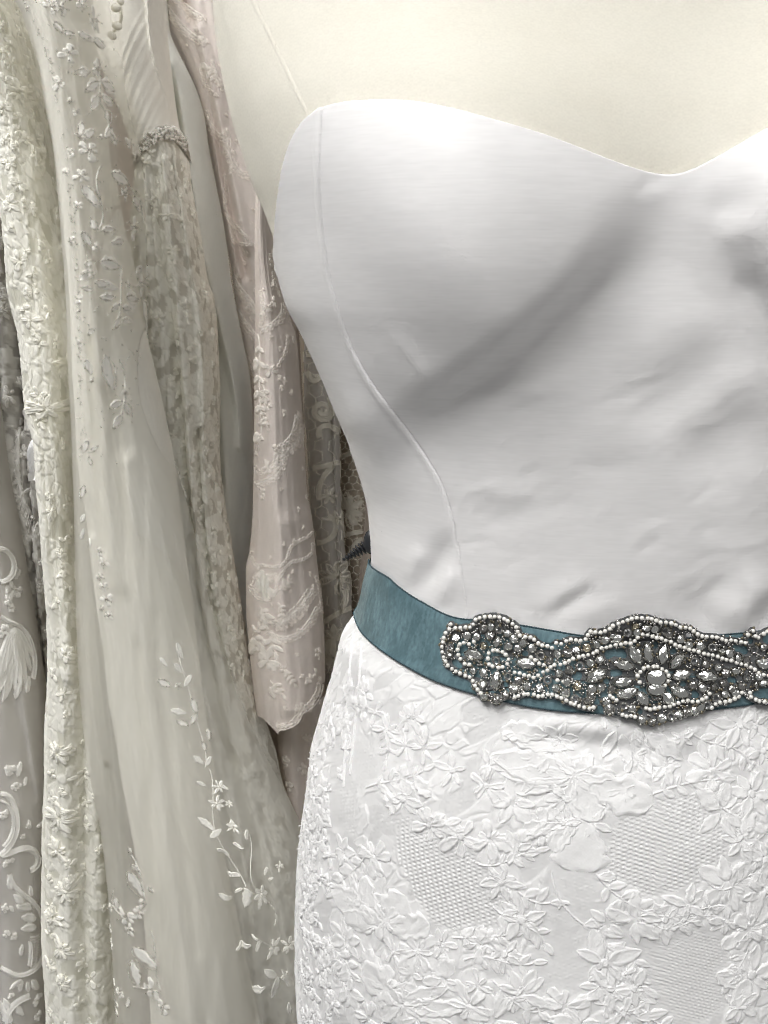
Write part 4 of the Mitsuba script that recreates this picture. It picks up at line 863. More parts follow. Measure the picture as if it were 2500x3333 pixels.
# ------------------------------------------------------------------ lace and embroidery of the hanging dresses
rb = np.random.default_rng(29)
KB = 0.195e-3
def z1(*p): return [(x / 1.659, y / 1.659) for x, y in p]
def zoff(y0): return lambda *p: [(x / 1.659, y0 + y / 1.659) for x, y in p]
z2, z3, z4 = zoff(833), zoff(1666), zoff(2500)
def k2(*p): return [(750 + x / 2.37, 800 + y / 2.37) for x, y in p]
def k3(*p): return [(750 + x / 2.458, 1600 + y / 2.458) for x, y in p]
def k7(*p): return [(x / 1.9525, 2200 + y / 1.9525) for x, y in p]
def scatter_lace(S, holder, bsdf, n, ylo, yhi, left, right, rlo, rhi, kinds=('leaf', 'round', 'fan'), gap=0.75, fat=.6, h=0.0007, rim=0.0005, seed=1, tall=False, k=KB):
    r = np.random.default_rng(seed); L, R = edge(left), edge(right); placed = []
    for _ in range(n * 14):
        if len(placed) >= n: break
        y = r.uniform(ylo, yhi); x = L(y) + (R(y) - L(y)) * (0.5 - 0.5 * math.cos(math.pi * r.uniform(0.03, 0.97)))
        R0 = r.uniform(rlo, rhi)
        if any((x - a) ** 2 + (y - b) ** 2 < (gap * (R0 + c)) ** 2 for a, b, c in placed): continue
        placed.append((x, y, R0))
        ij = S.inv([(x, y)])[0]; kd = kinds[int(r.integers(len(kinds)))]
        put(holder, 'lace_flower', flower(S, ij, R0 * k, int(r.integers(4, 8)), kd, h, rim, None, 6.28 if r.random() < .7 else 3.6, fat, None, r, .14, 8, 7), bsdf)
# --- ivory lace dress
HB = 'ivory_lace_dress__skirt'
scatter_lace(DB, HB, 'ivory_lace', 150, -60, 3380, LB, RB, 17, 32, gap=0.75, seed=4, h=0.0006, rim=0.0004)
for x, y, R in [(195, 2660, 52), (190, 2770, 48), (215, 2900, 50), (175, 2985, 40), (200, 3090, 46), (205, 3200, 40), (215, 1180, 34), (150, 1330, 40), (190, 2450, 40), (110, 500, 34), (60, 300, 36)]:
    put(HB, 'lace_flower', flower(DB, DB.inv([(x, y)])[0], R * KB, 11, 'leaf', 0.0010, 0.0006, None, 6.28, .34, None, rb, .1, 10, 7), 'ivory_lace')
# --- beaded leaves on the tulle
HT = 'beaded_tulle_dress__tulle_overlay'
def beaded_leaf(p0, p1, w=.42, rimmed=True, S=DT):
    p0, p1 = np.array(p0), np.array(p1)
    put(HT, 'embroidered_leaf', leaf_between(S, p0, p1, w, None, 'leaf', 0.00035, 0.00022, 10, 9, .35, 0.2 * (rb.random() - .5), 0.0001, rb), 'sheen_thread')
    if rimmed:
        d = p1 - p0; n = np.array([-d[1], d[0]]); s = np.linspace(0, 1, 9); hw = np.sin(np.pi * s ** .85) ** .85 * w * .5
        o = np.vstack([p0 + d * s[:, None] + n * hw[:, None], (p0 + d * s[:, None] - n * hw[:, None])[::-1]])
        bead_line(o)
bead_heap, dark_heap = Heap(), Heap()
tiny = trimesh.creation.icosphere(1, 1.0)
def bead_line(pts, step=4.5, S=DT, heap=None, rad=0.00042):
    pts = np.asarray(pts); L = np.linalg.norm(np.diff(pts, axis=0), axis=1); acc = np.r_[0, np.cumsum(L)]
    n = max(2, int(acc[-1] / step)); t = np.linspace(0, acc[-1], n)
    q = np.c_[np.interp(t, acc, pts[:, 0]), np.interp(t, acc, pts[:, 1])] + rb.normal(0, .5, (n, 2))
    ij = S.inv(q); P = S.lift(ij, np.full(n, 0.0007))
    for p in P: (heap or (bead_heap if rb.random() < .52 else dark_heap)).put(tiny.vertices * rad * rb.uniform(.7, 1.2) + p, tiny.faces)
def beaded_flower(c, R, n=5, S=DT):
    R = R / 1.659
    put(HT, 'embroidered_flower', flower(S, S.inv([c])[0], R * KB, n, 'round', 0.0004, 0.0002, None, 6.28, .8, None, rb, .3, 7, 7, False), 'sheen_thread')
    for q in range(n):
        a = 6.28 * q / n
        bead_line([(c[0] + R * .3 * math.cos(a), c[1] + R * .3 * math.sin(a)), (c[0] + R * .8 * math.cos(a + .3), c[1] + R * .8 * math.sin(a + .3))], 4, S)
    bead_line([(c[0] + R * .2 * math.cos(a), c[1] + R * .2 * math.sin(a)) for a in np.linspace(0, 6.28, 7)], 3, S)
for a, b in [((480, 390), (385, 395)), ((530, 440), (455, 500)), ((545, 440), (615, 495)), ((525, 515), (490, 600)), ((545, 520), (610, 560)), ((570, 590), (590, 670)), ((600, 690), (565, 750)), ((470, 740), (400, 725)), ((450, 755), (505, 700)),
             ((440, 660), (430, 735)), ((440, 1000), (540, 1110)), ((600, 930), (690, 1000)), ((720, 1060), (755, 1140)), ((490, 1180), (520, 1250)), ((550, 1240), (620, 1238)), ((665, 1300), (600, 1308)), ((440, 1250), (490, 1335)),
             ((420, 180), (480, 205)), ((500, 205), (560, 260)), ((340, 170), (400, 190)), ((290, 120), (340, 180)), ((560, 740), (520, 745))]:
    beaded_leaf(*z1(a, b))
for x, y, R in [(325, 45, 55), (505, 115, 60), (440, 30, 40), (520, 370, 48), (620, 755, 32), (690, 775, 30), (480, 812, 42), (412, 605, 22), (435, 950, 36), (670, 1045, 42), (420, 1115, 26), (720, 1232, 52), (520, 1335, 30), (370, 290, 38), (320, 450, 36), (385, 825, 24),
                (280, 30, 40), (375, 545, 16), (360, 930, 20), (390, 1300, 22)]:
    beaded_flower(z1((x, y))[0], R)
for a, b in [((450, 45), (520, 30)), ((540, 30), (650, 65)), ((430, 130), (520, 80)), ((440, 170), (500, 185)), ((510, 140), (588, 160)), ((615, 222), (535, 225)), ((680, 220), (748, 242)), ((640, 258), (598, 300)), ((660, 280), (708, 292)),
             ((645, 330), (616, 395)), ((660, 340), (698, 352)), ((810, 130), (842, 65)), ((770, 230), (880, 272)), ((790, 330), (852, 352)), ((830, 380), (872, 445)), ((655, 785), (588, 825)), ((668, 790), (708, 872)), ((652, 860), (606, 935)),
             ((470, 425), (512, 388)), ((465, 560), (490, 640)), ((475, 990), (452, 1065)), ((525, 1028), (490, 1062)), ((480, 1085), (500, 1130)), ((1010, 1060), (945, 1085)), ((1000, 1040), (1040, 1090)), ((460, 1240), (440, 1310)), ((730, 100), (760, 60))]:
    beaded_leaf(*z2(a, b))
beaded_leaf(*z2((562, 535), (610, 725)), w=.36)
for x, y, R in [(760, 152, 55), (675, 740, 36), (432, 470, 30), (470, 80, 30), (425, 230, 28), (1000, 1160, 36), (1060, 1250, 26), (1100, 1255, 22), (490, 672, 14), (690, 160, 26)]:
    beaded_flower(z2((x, y))[0], R)
for a, b in [((460, 10), (440, 60)), ((455, 90), (438, 150)), ((485, 140), (492, 200)), ((950, 705), (992, 795)), ((862, 785), (905, 832)), ((938, 815), (982, 865)), ((1032, 878), (988, 955)), ((850, 905), (925, 942)), ((1035, 1010), (1062, 1090)),
             ((920, 1070), (1000, 1082)), ((1030, 1145), (1062, 1080)), ((955, 1130), (1015, 1152)), ((1120, 1170), (1128, 1235)), ((1045, 1315), (1092, 1362)), ((1138, 1318), (1110, 1375)), ((1090, 1240), (1110, 1290))]:
    beaded_leaf(*z3(a, b), w=.40, rimmed=rb.random() < .4)
for x, y, R in [(545, 215, 24), (560, 280, 28), (545, 350, 26), (562, 405, 26), (578, 475, 34), (588, 555, 26), (960, 940, 20), (550, 520, 18)]:
    beaded_flower(z3((x, y))[0], R)
for a, b in [((1060, 75), (1112, 92)), ((1068, 265), (1152, 332)), ((1195, 328), (1118, 384)), ((1168, 435), (1234, 462)), ((1255, 405), (1314, 432)), ((1228, 555), (1312, 585)), ((1312, 650), (1258, 662)), ((1180, 678), (1245, 702)), ((1342, 655), (1308, 765)),
             ((1445, 535), (1420, 595)), ((1358, 895), (1402, 922)), ((1272, 985), (1375, 948)), ((1402, 928), (1378, 998)), ((1425, 1088), (1492, 1114)), ((1362, 1185), (1482, 1140)), ((1502, 1125), (1458, 1255)), ((1528, 1098), (1562, 1175)),
             ((1475, 590), (1440, 610)), ((1560, 1260), (1565, 1330)), ((1330, 330), (1325, 420))]:
    beaded_leaf(*z4(a, b), w=.38, rimmed=False)
for x, y, R in [(1180, 100, 46), (1168, 190, 46), (1240, 190, 24), (1262, 320, 38), (1410, 682, 62), (1510, 530, 28), (1478, 970, 58), (1560, 955, 50), (1540, 1120, 40)]:
    put(HT, 'embroidered_flower', flower(DT, DT.inv(z4((x, y)))[0], R / 1.659 * KB, 6, 'leaf', 0.0004, 0.0002, None, 6.28, .5, None, rb, .3, 8, 7), 'sheen_thread')
for a, b in [((690, 555), (772, 695)), ((712, 520), (755, 555)), ((720, 965), (852, 1092)), ((715, 1035), (750, 1182)), ((625, 700), (640, 765)), ((700, 1240), (690, 1292)), ((640, 1290), (585, 1255)), ((700, 430), (715, 460)), ((800, 640), (830, 670)), ((610, 1300), (640, 1340))]:
    beaded_leaf(*z4(a, b), w=.42)
for x, y, R in [(680, 800, 62), (745, 780, 40), (600, 752, 26), (770, 725, 28), (822, 1200, 66), (645, 1212, 40), (552, 865, 30), (532, 955, 32), (770, 760, 24), (700, 870, 40), (590, 1165, 26), (880, 1290, 40)]:
    beaded_flower(z4((x, y))[0], R)
stalks = Heap()
for pts in [z1((520, 370), (540, 440), (540, 560), (580, 640), (590, 720), (630, 750)), z1((540, 900), (520, 1000), (550, 1130), (530, 1240)), z1((690, 1000), (740, 1080), (770, 1200)), z2((650, 60), (650, 200), (640, 330)), z2((640, 560), (670, 650), (672, 740), (665, 800), (650, 860)),
            z3((950, 720), (985, 850), (1030, 1000), (1060, 1120), (1100, 1250), (1110, 1380)), z4((1130, 0), (1150, 150), (1160, 330), (1250, 500), (1330, 640)), z4((1330, 330), (1355, 480), (1370, 640), (1480, 760), (1480, 850)), z4((700, 450), (740, 520), (775, 640), (780, 760)),
            z4((820, 880), (840, 1000), (850, 1120), (870, 1200)), z4((620, 650), (630, 770), (680, 800)), z4((1400, 930), (1480, 970)), z4((720, 1180), (790, 1190))]:
    cord(DT, pts, 0.0005, 0.0005, stalks)
    if pts[0][1] < 1500 or pts[0][0] < 560: bead_line(spline(pts, 40), 7)
put(HT, 'embroidered_stems', stalks, 'sheen_thread'); labels[HT + '__embroidered_stems'] = {'kind': 'stuff'}
for k in range(260):                                      # loose beads along the left edge and over the bodice
    y = rb.uniform(-50, 1250) if k % 3 else rb.uniform(1000, 1500); L_, R_ = edge(LT)(y), edge(RT)(y)
    x = L_ + abs(rb.normal(0, 6)) + 2 if k % 2 else rb.uniform(L_, R_)
    bead_line([(x, y), (x + rb.normal(0, 4), y + rb.normal(0, 4))], 4)
scene[HT + '__silver_beads'] = mikit.ply(bead_heap.mesh(), 'silver_bead', True); labels[HT + '__silver_beads'] = {'kind': 'stuff'}
scene[HT + '__dark_beads'] = mikit.ply(dark_heap.mesh(), 'dark_silver', True); labels[HT + '__dark_beads'] = {'kind': 'stuff'}
# --- lace skirt and beaded waistband of the wrap dress
HD = 'wrap_dress__lace_skirt'
LD3 = [(455, 478), (455, 620), (458, 800), (470, 1100), (490, 1350), (560, 1600), (610, 1800), (650, 2000), (700, 2250), (780, 2600)]
scatter_lace(D2, HD, 'ivory_lace', 110, 490, 2300, LD3, RD2, 13, 25, gap=0.72, seed=14, fat=.5, h=0.0006, rim=0.0004)
band = Heap()
for k in range(620):
    t = rb.random(); x = 447 + t * 152; y = float(waist_y(x)) + rb.uniform(-14, 30)
    band.put(tiny.vertices * rb.uniform(.00035, .0008) + D2.lift(D2.inv([(x, y)]), [0.0016 + rb.uniform(0, .0012)])[0], tiny.faces)
scene['wrap_dress__waistband__beads'] = mikit.ply(band.mesh(), 'silver_bead', True); labels['wrap_dress__waistband__beads'] = {'kind': 'stuff'}
# --- covered buttons
principled('button_satin', (0.72, 0.70, 0.61), 0.35, specular=0.6)
btn = trimesh.creation.icosphere(3, 1.0); btn.vertices *= [1, 0.62, 0.78]
btn_ply = mikit.ply(btn, 'button_satin', True)
for k, (x, y, r_) in enumerate([(628, 42, 17), (632, 140, 17), (605, 192, 16), (650, 5, 14)]):
    p = at(x / 1.659, y / 1.659, 0.105)
    scene[part_key('wrap_dress__covered_button')] = {**btn_ply, 'to_world': T().translate(p.tolist()).rotate([0, 1, 0], 20 * k).scale(r_ * 0.19e-3)}
loopm = Heap(); q = spline([at(a / 1.659, b / 1.659, 0.112) for a, b in [(640, -30), (650, 40), (655, 100), (640, 140), (615, 170), (600, 195)]], 30)
for o in (np.array([1, 0, 0.0]), np.array([0, 1.0, 0])):
    loopm.put(np.vstack([q - o * .0012, q + o * .0012]), np.array([[i, i + 1, 31 + i] for i in range(29)] + [[i, 31 + i, 30 + i] for i in range(29)]))
put('wrap_dress', 'button_loop', loopm, 'button_satin')
# --- pink dress: scalloped borders, chains, flowers
def scallop(S, holder, pts, gap=9, rings=True, side=1, rr=5.5, bsdf='pink_lace', w=0.0016):
    q = spline(pts, max(8, int(np.linalg.norm(np.diff(np.array(pts, float), axis=0), axis=1).sum() / 7)))
    t = np.gradient(q, axis=0); t /= np.linalg.norm(t, axis=1, keepdims=True); n = np.c_[-t[:, 1], t[:, 0]] * side
    h = Heap(); cord(S, q, w * .95, 0.0006, h, smooth=False, twist=.6); cord(S, q - n * gap, w * .6, 0.0007, h, smooth=False, twist=.4)
    for c in (q - n * gap * .5)[1::2]: h.put(tiny.vertices * [.0009, .0009, .0009] + S.lift(S.inv([c + rb.normal(0, 1.5, 2)]), [.0002])[0], tiny.faces)
    if rings:
        for c in (q + n * (rr + 2))[::2]: ring(S, c + rb.normal(0, .8, 2), rr * rb.uniform(.8, 1.1), 0.0009, 0.0007, h, 8)
    put(holder, 'scalloped_border', h, bsdf)
def chain(S, holder, pts, rr=6, bsdf='pink_lace'):
    L = np.linalg.norm(np.diff(np.array(pts, float), axis=0), axis=1).sum(); h = Heap()
    for c in spline(pts, max(3, int(L / (rr * 1.7)))): ring(S, c + rb.normal(0, .8, 2), rr * .75 * rb.uniform(.8, 1.15), 0.0010, 0.0008, h, 8)
    put(holder, 'lace_chain', h, bsdf)
def bloom(S, holder, c, R, n=6, bsdf='pink_lace', kind='round', fat=.75):
    put(holder, 'lace_flower', flower(S, S.inv([c])[0], R * KB * 1.1, n, kind, 0.0005, 0.0004, None, 6.28, fat, None, rb, .25, 8, 7), bsdf)
H0, H1 = 'pink_lace_dress__back_fold', 'pink_lace_dress__front_fold'
for pts in [[(540, 20), (580, 75), (625, 118), (672, 140)], [(548, -30), (600, 20), (660, 60)], [(668, 360), (690, 415), (718, 446), (742, 430)], [(740, 450), (756, 530), (786, 566), (816, 566)], [(758, 884), (778, 940), (805, 972), (830, 1022)],
            [(764, 940), (784, 1036), (812, 1072), (832, 1106)]]: scallop(F0, H0, pts, side=1)
for pts in [[(733, 570), (733, 640), (738, 700), (762, 738)], [(738, 700), (770, 735), (800, 770), (832, 800)], [(760, 740), (775, 790), (800, 795), (836, 806)], [(778, 1080), (800, 1150), (822, 1220), (830, 1260)], [(655, 215), (668, 270), (690, 300)], [(690, 200), (705, 250), (722, 290)]]: chain(F0, H0, pts)
for x, y, R in [(655, 130, 16), (690, 240, 20), (712, 270, 16), (738, 430, 14), (610, 60, 14), (800, 830, 16), (790, 960, 13), (806, 1010, 14), (770, 920, 12), (815, 1040, 10), (640, 95, 12), (705, 310, 10)]: bloom(F0, H0, (x, y), R)
put(H0, 'lace_spray', spray(F0, [(650, 205), (680, 235), (700, 260)], 18, 4, .0007, .0008, None, .5, True, .0007, .0005, rb), 'pink_lace')
for pts, sd in [([(851, 1074), (880, 1062), (908, 1040), (922, 985)], 1), ([(968, 1350), (962, 1391), (938, 1437), (906, 1456)], -1), ([(980, 1388), (966, 1446), (934, 1470), (915, 1474)], -1), ([(902, 1470), (902, 1496), (884, 1524), (860, 1520)], -1),
                ([(918, 1476), (914, 1526), (886, 1556), (836, 1576)], -1), ([(905, 2031), (953, 1995), (994, 1950), (1012, 1917)], -1), ([(900, 2040), (950, 2008), (996, 1962), (1018, 1930)], 1), ([(876, 2056), (921, 2080), (970, 2066), (1010, 2023), (1034, 1978)], 1),
                ([(1043, 2226), (1031, 2271), (1010, 2298), (978, 2316)], 1), ([(974, 2318), (968, 2342), (945, 2360), (908, 2370)], 1)]: scallop(F1, H1, pts, 8, True, sd)
for pts in [[(1014, 1734), (978, 1759), (945, 1783), (933, 1820), (905, 1844), (872, 1844), (834, 1840)], [(1016, 1772), (986, 1820), (945, 1832), (921, 1860), (905, 1885)], [(936, 1095), (930, 1140), (906, 1188)], [(834, 1520), (850, 1540), (880, 1535)], [(822, 1800), (834, 1840), (850, 1860)],
            [(889, 876), (892, 920), (905, 950)], [(850, 950), (856, 1000), (850, 1060)], [(1030, 1880), (1040, 1930), (1046, 1990)], [(830, 1880), (850, 1950), (880, 1950), (900, 1920), (896, 1870)]]: chain(F1, H1, pts)
for x, y, R, n in [(891, 983, 15, 5), (870, 1000, 14, 5), (860, 1030, 13, 5), (905, 955, 13, 5), (935, 1010, 12, 5), (885, 930, 12, 5), (881, 1205, 20, 5), (910, 1230, 12, 4), (925, 1240, 10, 4), (872, 1319, 16, 4), (969, 1345, 14, 3), (870, 1515, 18, 4), (855, 1600, 14, 4), (855, 1620, 11, 4),
                   (860, 1905, 42, 7), (850, 1880, 22, 5), (835, 1920, 20, 6), (880, 1880, 20, 6), (872, 2149, 40, 7), (845, 2120, 26, 6), (925, 2178, 16, 5), (900, 1456, 14, 5), (921, 2048, 9, 5), (948, 2032, 9, 5), (976, 2012, 9, 5), (998, 1980, 9, 5), (985, 2000, 7, 5), (962, 2022, 7, 5), (935, 2040, 7, 5),
                   (975, 2300, 18, 5), (1010, 2210, 18, 5), (1035, 2120, 18, 5), (890, 2250, 20, 5), (910, 2360, 14, 4), (1025, 2190, 14, 4)]: bloom(F1, H1, (x, y), R, n)
for stem, size, n in [([(841, 1087), (847, 1180), (845, 1264), (851, 1348), (838, 1467)], 20, 7), ([(850, 1330), (862, 1360), (872, 1392)], 14, 3), ([(905, 1921), (925, 1909), (936, 1885)], 18, 3), ([(848, 1974), (862, 2000), (878, 2019)], 26, 3), ([(823, 2068), (840, 2045), (875, 2028)], 24, 3),
                      ([(925, 2178), (940, 2200), (958, 2225)], 18, 3), ([(880, 2060), (886, 2090), (895, 2120)], 34, 2), ([(866, 2060), (850, 2080), (830, 2100)], 30, 2), ([(880, 2215), (905, 2240), (920, 2260)], 24, 2), ([(890, 880), (882, 850), (885, 820)], 14, 3), ([(855, 1250), (865, 1280), (866, 1320)], 22, 2), ([(905, 1960), (918, 1985), (915, 2010)], 16, 3)]:
    put(H1, 'lace_spray', spray(F1, stem, size, n, .0008, .0009, None, .5, True, .0007, .0005, rb), 'pink_lace')
scatter_lace(F1, H1, 'pink_lace', 46, 900, 2330, [(845, -160), (845, 3000)], [(960, -160), (975, 1255), (1000, 1617), (1040, 1925), (1045, 3000)], 7, 13, gap=1.3, seed=71, h=0.0004, rim=0.0003)
scatter_lace(F0, H0, 'pink_lace', 40, -20, 1200, LF0, [(690, -160), (720, 200), (830, 700), (835, 1300)], 7, 13, gap=1.2, seed=72, h=0.0004, rim=0.0003)
stripes = Heap()
for k, (a, b) in enumerate([((858, 1862), (862, 1960)), ((875, 1870), (870, 1950)), ((845, 1880), (852, 1930))]): leaf_between(F1, a, b, .16, stripes, 'leaf', .0016, .0003, 10, 7)
put(H1, 'satin_stitch', stripes, 'sheen_thread')
for x, y, R in [(930, 2480, 26), (985, 2500, 24), (1000, 2400, 22), (940, 2560, 20)]: bloom(F2, 'pink_lace_dress__hem_lining', (x, y), R, 6)
# --- guipure dress: honeycomb net, scrolls and open flowers
def honeycomb(S, x0, x1, y0, y1, a, w, h, seed, keep=1.0, jit=.18):
    r = np.random.default_rng(seed); heap = Heap(); pts = {}
    def V(i, j):
        if (i, j) not in pts: pts[i, j] = np.array([x0 + i * a * .866, y0 + j * a * .5]) + r.normal(0, jit * a * .5, 2)
        return pts[i, j]
    for i in range(int((x1 - x0) / (a * .866))):
        for j in range(int((y1 - y0) / (a * .5))):
            m = (j + 3 * (i % 2)) % 6
            if m == 0: e = [((i, j), (i, j + 2))]
            elif m == 2: e = [((i, j), (i - 1, j + 1)), ((i, j), (i + 1, j + 1))]
            else: e = []
            for p, q in e:
                if r.random() < keep and q[0] >= 0: cord(S, [V(*p), V(*q)], w, h, heap, 5, False)
    return heap
HG, HG2 = 'guipure_dress__skirt', 'guipure_dress__back_fold'
put(HG, 'net', honeycomb(G1, 985, 1150, 1080, 2330, 24, 0.0008, 0.0008, 5), 'guipure'); put(HG2, 'net', honeycomb(G2, 1085, 1270, 1330, 2300, 15, 0.0007, 0.0007, 6), 'guipure')
labels[HG + '__net'] = {'kind': 'stuff'}; labels[HG2 + '__net'] = {'kind': 'stuff'}
def tape(S, holder, pts, w=0.0032):
    h = Heap(); q = spline(pts, 40); t = np.gradient(q, axis=0); t /= np.linalg.norm(t, axis=1, keepdims=True); n = np.c_[-t[:, 1], t[:, 0]] * 6
    cord(S, q, w, 0.0008, h, smooth=False); cord(S, q + n, 0.0010, 0.0014, h, smooth=False); cord(S, q - n, 0.0010, 0.0014, h, smooth=False)
    put(holder, 'lace_scroll', h, 'guipure')
sp_ = [(1050 + r_ * math.cos(a), 1336 + r_ * math.sin(a)) for a, r_ in zip(np.linspace(-1.2, 9.5, 40), np.linspace(38, 8, 40))]
tape(G1, HG, [(1090, 1300), (1070, 1298)] + sp_[3:]); tape(G1, HG, k2((690, 1480), (700, 1400), (770, 1390), (830, 1450))); tape(G1, HG, k2((600, 970), (650, 1040), (700, 1000))); tape(G1, HG, k2((590, 840), (640, 840))); tape(G1, HG, k2((640, 1720), (720, 1700), (830, 1670)))
tape(G1, HG, k2((690, 1960), (690, 1850), (740, 1750), (800, 1690))); tape(G2, HG2, k2((850, 1640), (900, 1610), (950, 1600))); tape(G1, HG, k3((780, 200), (830, 230), (830, 330), (770, 390), (700, 410))); tape(G1, HG, k3((760, 1040), (850, 980), (960, 930))); tape(G1, HG, k3((890, 930), (920, 860), (910, 780)))
tape(G1, HG, k3((810, 1100), (830, 1200), (820, 1300))); tape(G2, HG2, k3((920, 350), (990, 330), (1060, 320))); tape(G2, HG2, k3((980, 480), (1000, 420), (1060, 380)))
def open_flower(S, holder, c, R, n, a0, a1):
    for k in range(n):
        a = a0 + (a1 - a0) * k / (n - 1); d = np.array([math.cos(a), math.sin(a)]); p = np.array([-d[1], d[0]]); h = Heap()
        s = np.linspace(0, 1, 12); hw = np.sin(np.pi * s ** 1.3) * .17
        L = R * (0.85 + .3 * rb.random()); c_ = np.array(c) + d * R * .12
        o = np.vstack([c_ + d * L * s[:, None] + p * L * hw[:, None], (c_ + d * L * s[:, None] - p * L * hw[:, None])[::-1]])
        cord(S, o, 0.0011, 0.0013, h, smooth=False)
        if k % 2: leaf_between(S, c_, c_ + d * L, .30, h, 'leaf', .0005, .0003, 8, 7)
        else:
            for f in (.35, .5, .65, .8): cord(S, [c_ + d * L * f - p * L * .15, c_ + d * L * f + p * L * .15], .0006, .0008, h, 4, False)
        put(holder, 'open_petal', h, 'guipure')
open_flower(G2, HG2, (1124, 1664), 56, 11, -2.2, 1.2); open_flower(G1, HG, k3((850, 690))[0], 52, 9, -3.4, 1.4); open_flower(G1, HG, k3((840, 1180))[0], 40, 7, -3.6, 0.2); open_flower(G1, HG, k2((760, 1930))[0], 24, 6, 0, 5.2); open_flower(G1, HG, k3((830, 1330))[0], 34, 7, 0, 5.4); open_flower(G1, HG, k3((870, 220))[0], 26, 6, 0, 5.2)
# --- grey lace and scrolled lace at the far left
HA = 'grey_lace_dress__skirt'
scatter_lace(A1, HA, 'grey_lace', 95, 560, 2450, [(-40, 500), (-40, 2450)], RA, 20, 36, gap=0.66, seed=44, h=0.0009, rim=0.0006, k=.215e-3)
fr = Heap()
for k in range(46):
    t = k / 45; a = spline([(58, 1400), (52, 1500), (60, 1590), (78, 1660), (120, 1720), (165, 1750)], 46)[k]; b = a + np.array([-10 + 14 * t, 20 + 12 * t]) * rb.uniform(.7, 1.4)
    cord(A1, [a + [8, -6], b], .0008, .0012, fr, 4, False, base=.0006)
scene[HA + '__fringe'] = mikit.ply(fr.mesh(), 'grey_lace', True); labels[HA + '__fringe'] = {'kind': 'stuff'}
cd = Heap(); cord(A1, [(62, 1390), (58, 1500), (66, 1585), (86, 1650), (126, 1705), (170, 1740)], .003, .0016, cd, twist=.3); put(HA, 'scalloped_border', cd, 'grey_lace')
HS = 'scrolled_lace_dress__skirt'
def scroll(pts, w=.0040, h=.0014, bsdf='grey_lace'): hp = Heap(); cord(A2, pts, w, h, hp); cord(A2, np.array(spline(pts, 30)) + [5, 3], .0012, h + .0005, hp, smooth=False); put(HS, 'lace_scroll', hp, bsdf)
scroll(z3((-10, 200), (40, 215), (68, 270), (60, 340), (0, 380))); scroll(k7((0, 750), (60, 770), (100, 850), (100, 1000), (50, 1090), (0, 1140))); scroll(k7((0, 790), (50, 820), (80, 900), (70, 1000), (20, 1080)), .002); scroll(k7((10, 1140), (100, 1110), (190, 1100), (236, 1140), (226, 1205), (186, 1238)), .0050)
scroll(k7((60, 1255), (90, 1330), (150, 1390), (215, 1440), (262, 1520), (284, 1620), (276, 1750), (225, 1850), (140, 1900)), .0036); scroll(k7((0, 1850), (50, 1880), (90, 1900), (140, 1900)), .004); scroll(k7((40, 2190), (70, 2110), (130, 2060), (180, 2040)), .006); scroll(k7((-20, 2080), (20, 2120), (60, 2200)), .006)
scroll(k7((185, 1680), (190, 1760), (180, 1840)), .002); scroll(z3((0, 560), (50, 590), (110, 620), (160, 700), (180, 800), (170, 900)), .003)
for k in range(12): t = k / 11; put(HS, 'lace_rib', cord(A2, k7((186 + 4 * math.sin(t * 3), 1660 + 190 * t), (215, 1650 + 185 * t + 8), (250 - 20 * t, 1640 + 180 * t)), .0011, .0012), 'grey_lace')
for p in ((12, 955), (42, 990), (78, 1012), (110, 1000), (138, 960), (160, 905), (176, 840), (182, 770)): put(HS, 'lace_leaf', leaf_between(A2, *z3((52 + p[0] * .12, 600 + p[1] * .03), p), .17, None, 'leaf', .0009, .0006, 14, 9, .1, -.12, 0, rb), 'grey_lace')
for a, b, w in [((20, 960), (40, 880), .5), ((80, 1010), (110, 900), .4), ((140, 980), (150, 880), .4)]: put(HS, 'lace_leaf', leaf_between(A2, *z3(a, b), w, None, 'leaf', .0010, .0007, 10, 9, .1, 0, 0, rb), 'grey_lace')
for a, b in [((110, 640), (130, 540)), ((60, 640), (40, 560)), ((150, 700), (165, 640)), ((230, 960), (280, 930)), ((190, 970), (180, 910)), ((200, 1400), (190, 1330)), ((70, 1360), (60, 1260)), ((150, 1440), (75, 1380)), ((200, 1480), (110, 1460)), ((230, 1540), (110, 1530)), ((230, 1590), (100, 1610)),
             ((120, 1930), (60, 1990)), ((140, 1930), (120, 2010)), ((170, 1940), (180, 2010)), ((200, 1930), (240, 1990)), ((220, 2060), (270, 2010)), ((40, 1440), (20, 1480)), ((60, 1460), (90, 1500)), ((60, 2120), (20, 2040)), ((100, 2100), (150, 2160)), ((130, 1780), (140, 1700))]:
    put(HS, 'lace_leaf', leaf_between(A2, *k7(a, b), .42, None, 'leaf', .0010, .0006, 10, 7, .15, 0, 0, rb), 'grey_lace')
for x, y, R in [(45, 1180, 26), (75, 1170, 20), (30, 1200, 18), (90, 1650, 30), (40, 1640, 28), (30, 1480, 30), (120, 1950, 26), (230, 2060, 40), (240, 2160, 40), (70, 2030, 24), (180, 950, 22), (140, 1020, 24), (60, 600, 40), (100, 700, 36), (20, 880, 34)]:
    put(HS, 'lace_flower', flower(A2, A2.inv(k7((x, y)))[0], R / 1.95 * KB, 7, 'round', .0009, .0006, None, 6.28, .7, None, rb, .12, 7, 7), 'grey_lace')
for x, y, R in [(60, 420, 60), (40, 480, 40), (100, 430, 34), (60, 520, 30), (90, 330, 34), (20, 640, 40)]: put(HS, 'lace_flower', flower(A2, A2.inv(z3((x, y)))[0], R / 1.659 * KB, 7, 'round', .0009, .0006, None, 6.28, .7, None, rb, .12, 7, 7), 'grey_lace')

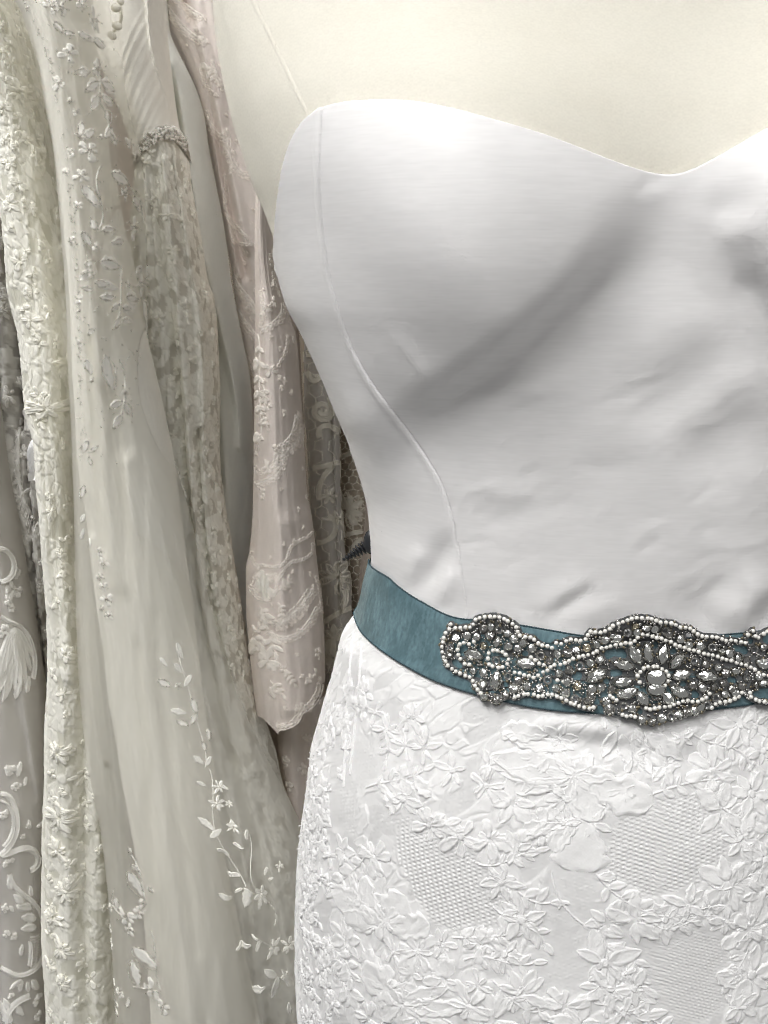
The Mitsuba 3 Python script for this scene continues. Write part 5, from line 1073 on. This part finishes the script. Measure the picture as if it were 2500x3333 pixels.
# ------------------------------------------------------------------ small things
principled('white_satin', (0.88, 0.88, 0.90), 0.25, specular=0.8)
lp = spline([at(x, y, Y) for x, y, Y in [(132, 1400, .105), (118, 1425, .098), (106, 1450, .096), (102, 1485, .098), (108, 1520, .102), (104, 1548, .106), (100, 1565, .11)]], 40)
wd = np.stack([np.array([1, 0.25, 0.1]) * (0.0016 + 0.0010 * math.sin(i / 39 * math.pi)) for i in range(40)])
lh = Heap().put(np.stack([lp - wd, lp + [0, -0.0010, 0], lp + wd], 1).reshape(-1, 3), grid_faces(40, 3))
lp2 = spline([at(x, y, Y) for x, y, Y in [(132, 1400, .108), (124, 1450, .112), (118, 1500, .114), (110, 1560, .113), (128, 1562, .112), (145, 1548, .110)]], 40)
lh.put(np.stack([lp2 - wd * .7, lp2 + [0, -0.0006, 0], lp2 + wd * .7], 1).reshape(-1, 3), grid_faces(40, 3))
add('hanger_loop', lh.mesh(), 'white_satin', True, None, label='small shiny white ribbon loop beside the ivory lace dress', category='ribbon loop')
principled('dark_plastic', (0.022, 0.024, 0.028), 0.4)
ch_ = Heap(); A_, B_ = at(1116, 1823, 0.028), at(1245, 1745, 0.012)
for k in range(13):
    t0, t1 = k / 13, (k + 0.82) / 13
    r0 = 0.0010 + 0.0042 * min(1, (t0 + .03) * 2.2)
    c = A_ + (B_ - A_) * (t0 + t1) / 2
    b = trimesh.creation.icosphere(2, 1.0); b.vertices *= [0.0012, r0 * .5, r0 * .9]
    d = (B_ - A_) / np.linalg.norm(B_ - A_); u_ = np.array([0, 1.0, 0]); w_ = np.cross(d, u_)
    ch_.put(b.vertices @ np.stack([d, u_, w_]) + c, b.faces)
core = trimesh.creation.cone(0.0030, np.linalg.norm(B_ - A_) * 1.0, sections=14)
d = (A_ - B_) / np.linalg.norm(B_ - A_); M = trimesh.geometry.align_vectors([0, 0, 1], d); M[:3, 3] = B_; core.apply_transform(M); ch_.put(core.vertices, core.faces)
blk = trimesh.creation.icosphere(2, 1.0); blk.vertices *= [0.0045, 0.004, 0.0075]; ch_.put(blk.vertices + at(1208, 1764, 0.017), blk.faces)
add('clip', ch_.mesh(), 'dark_plastic', 40, None, label='dark ribbed pointed clip sticking out behind the waist of the white gown', category='clip')
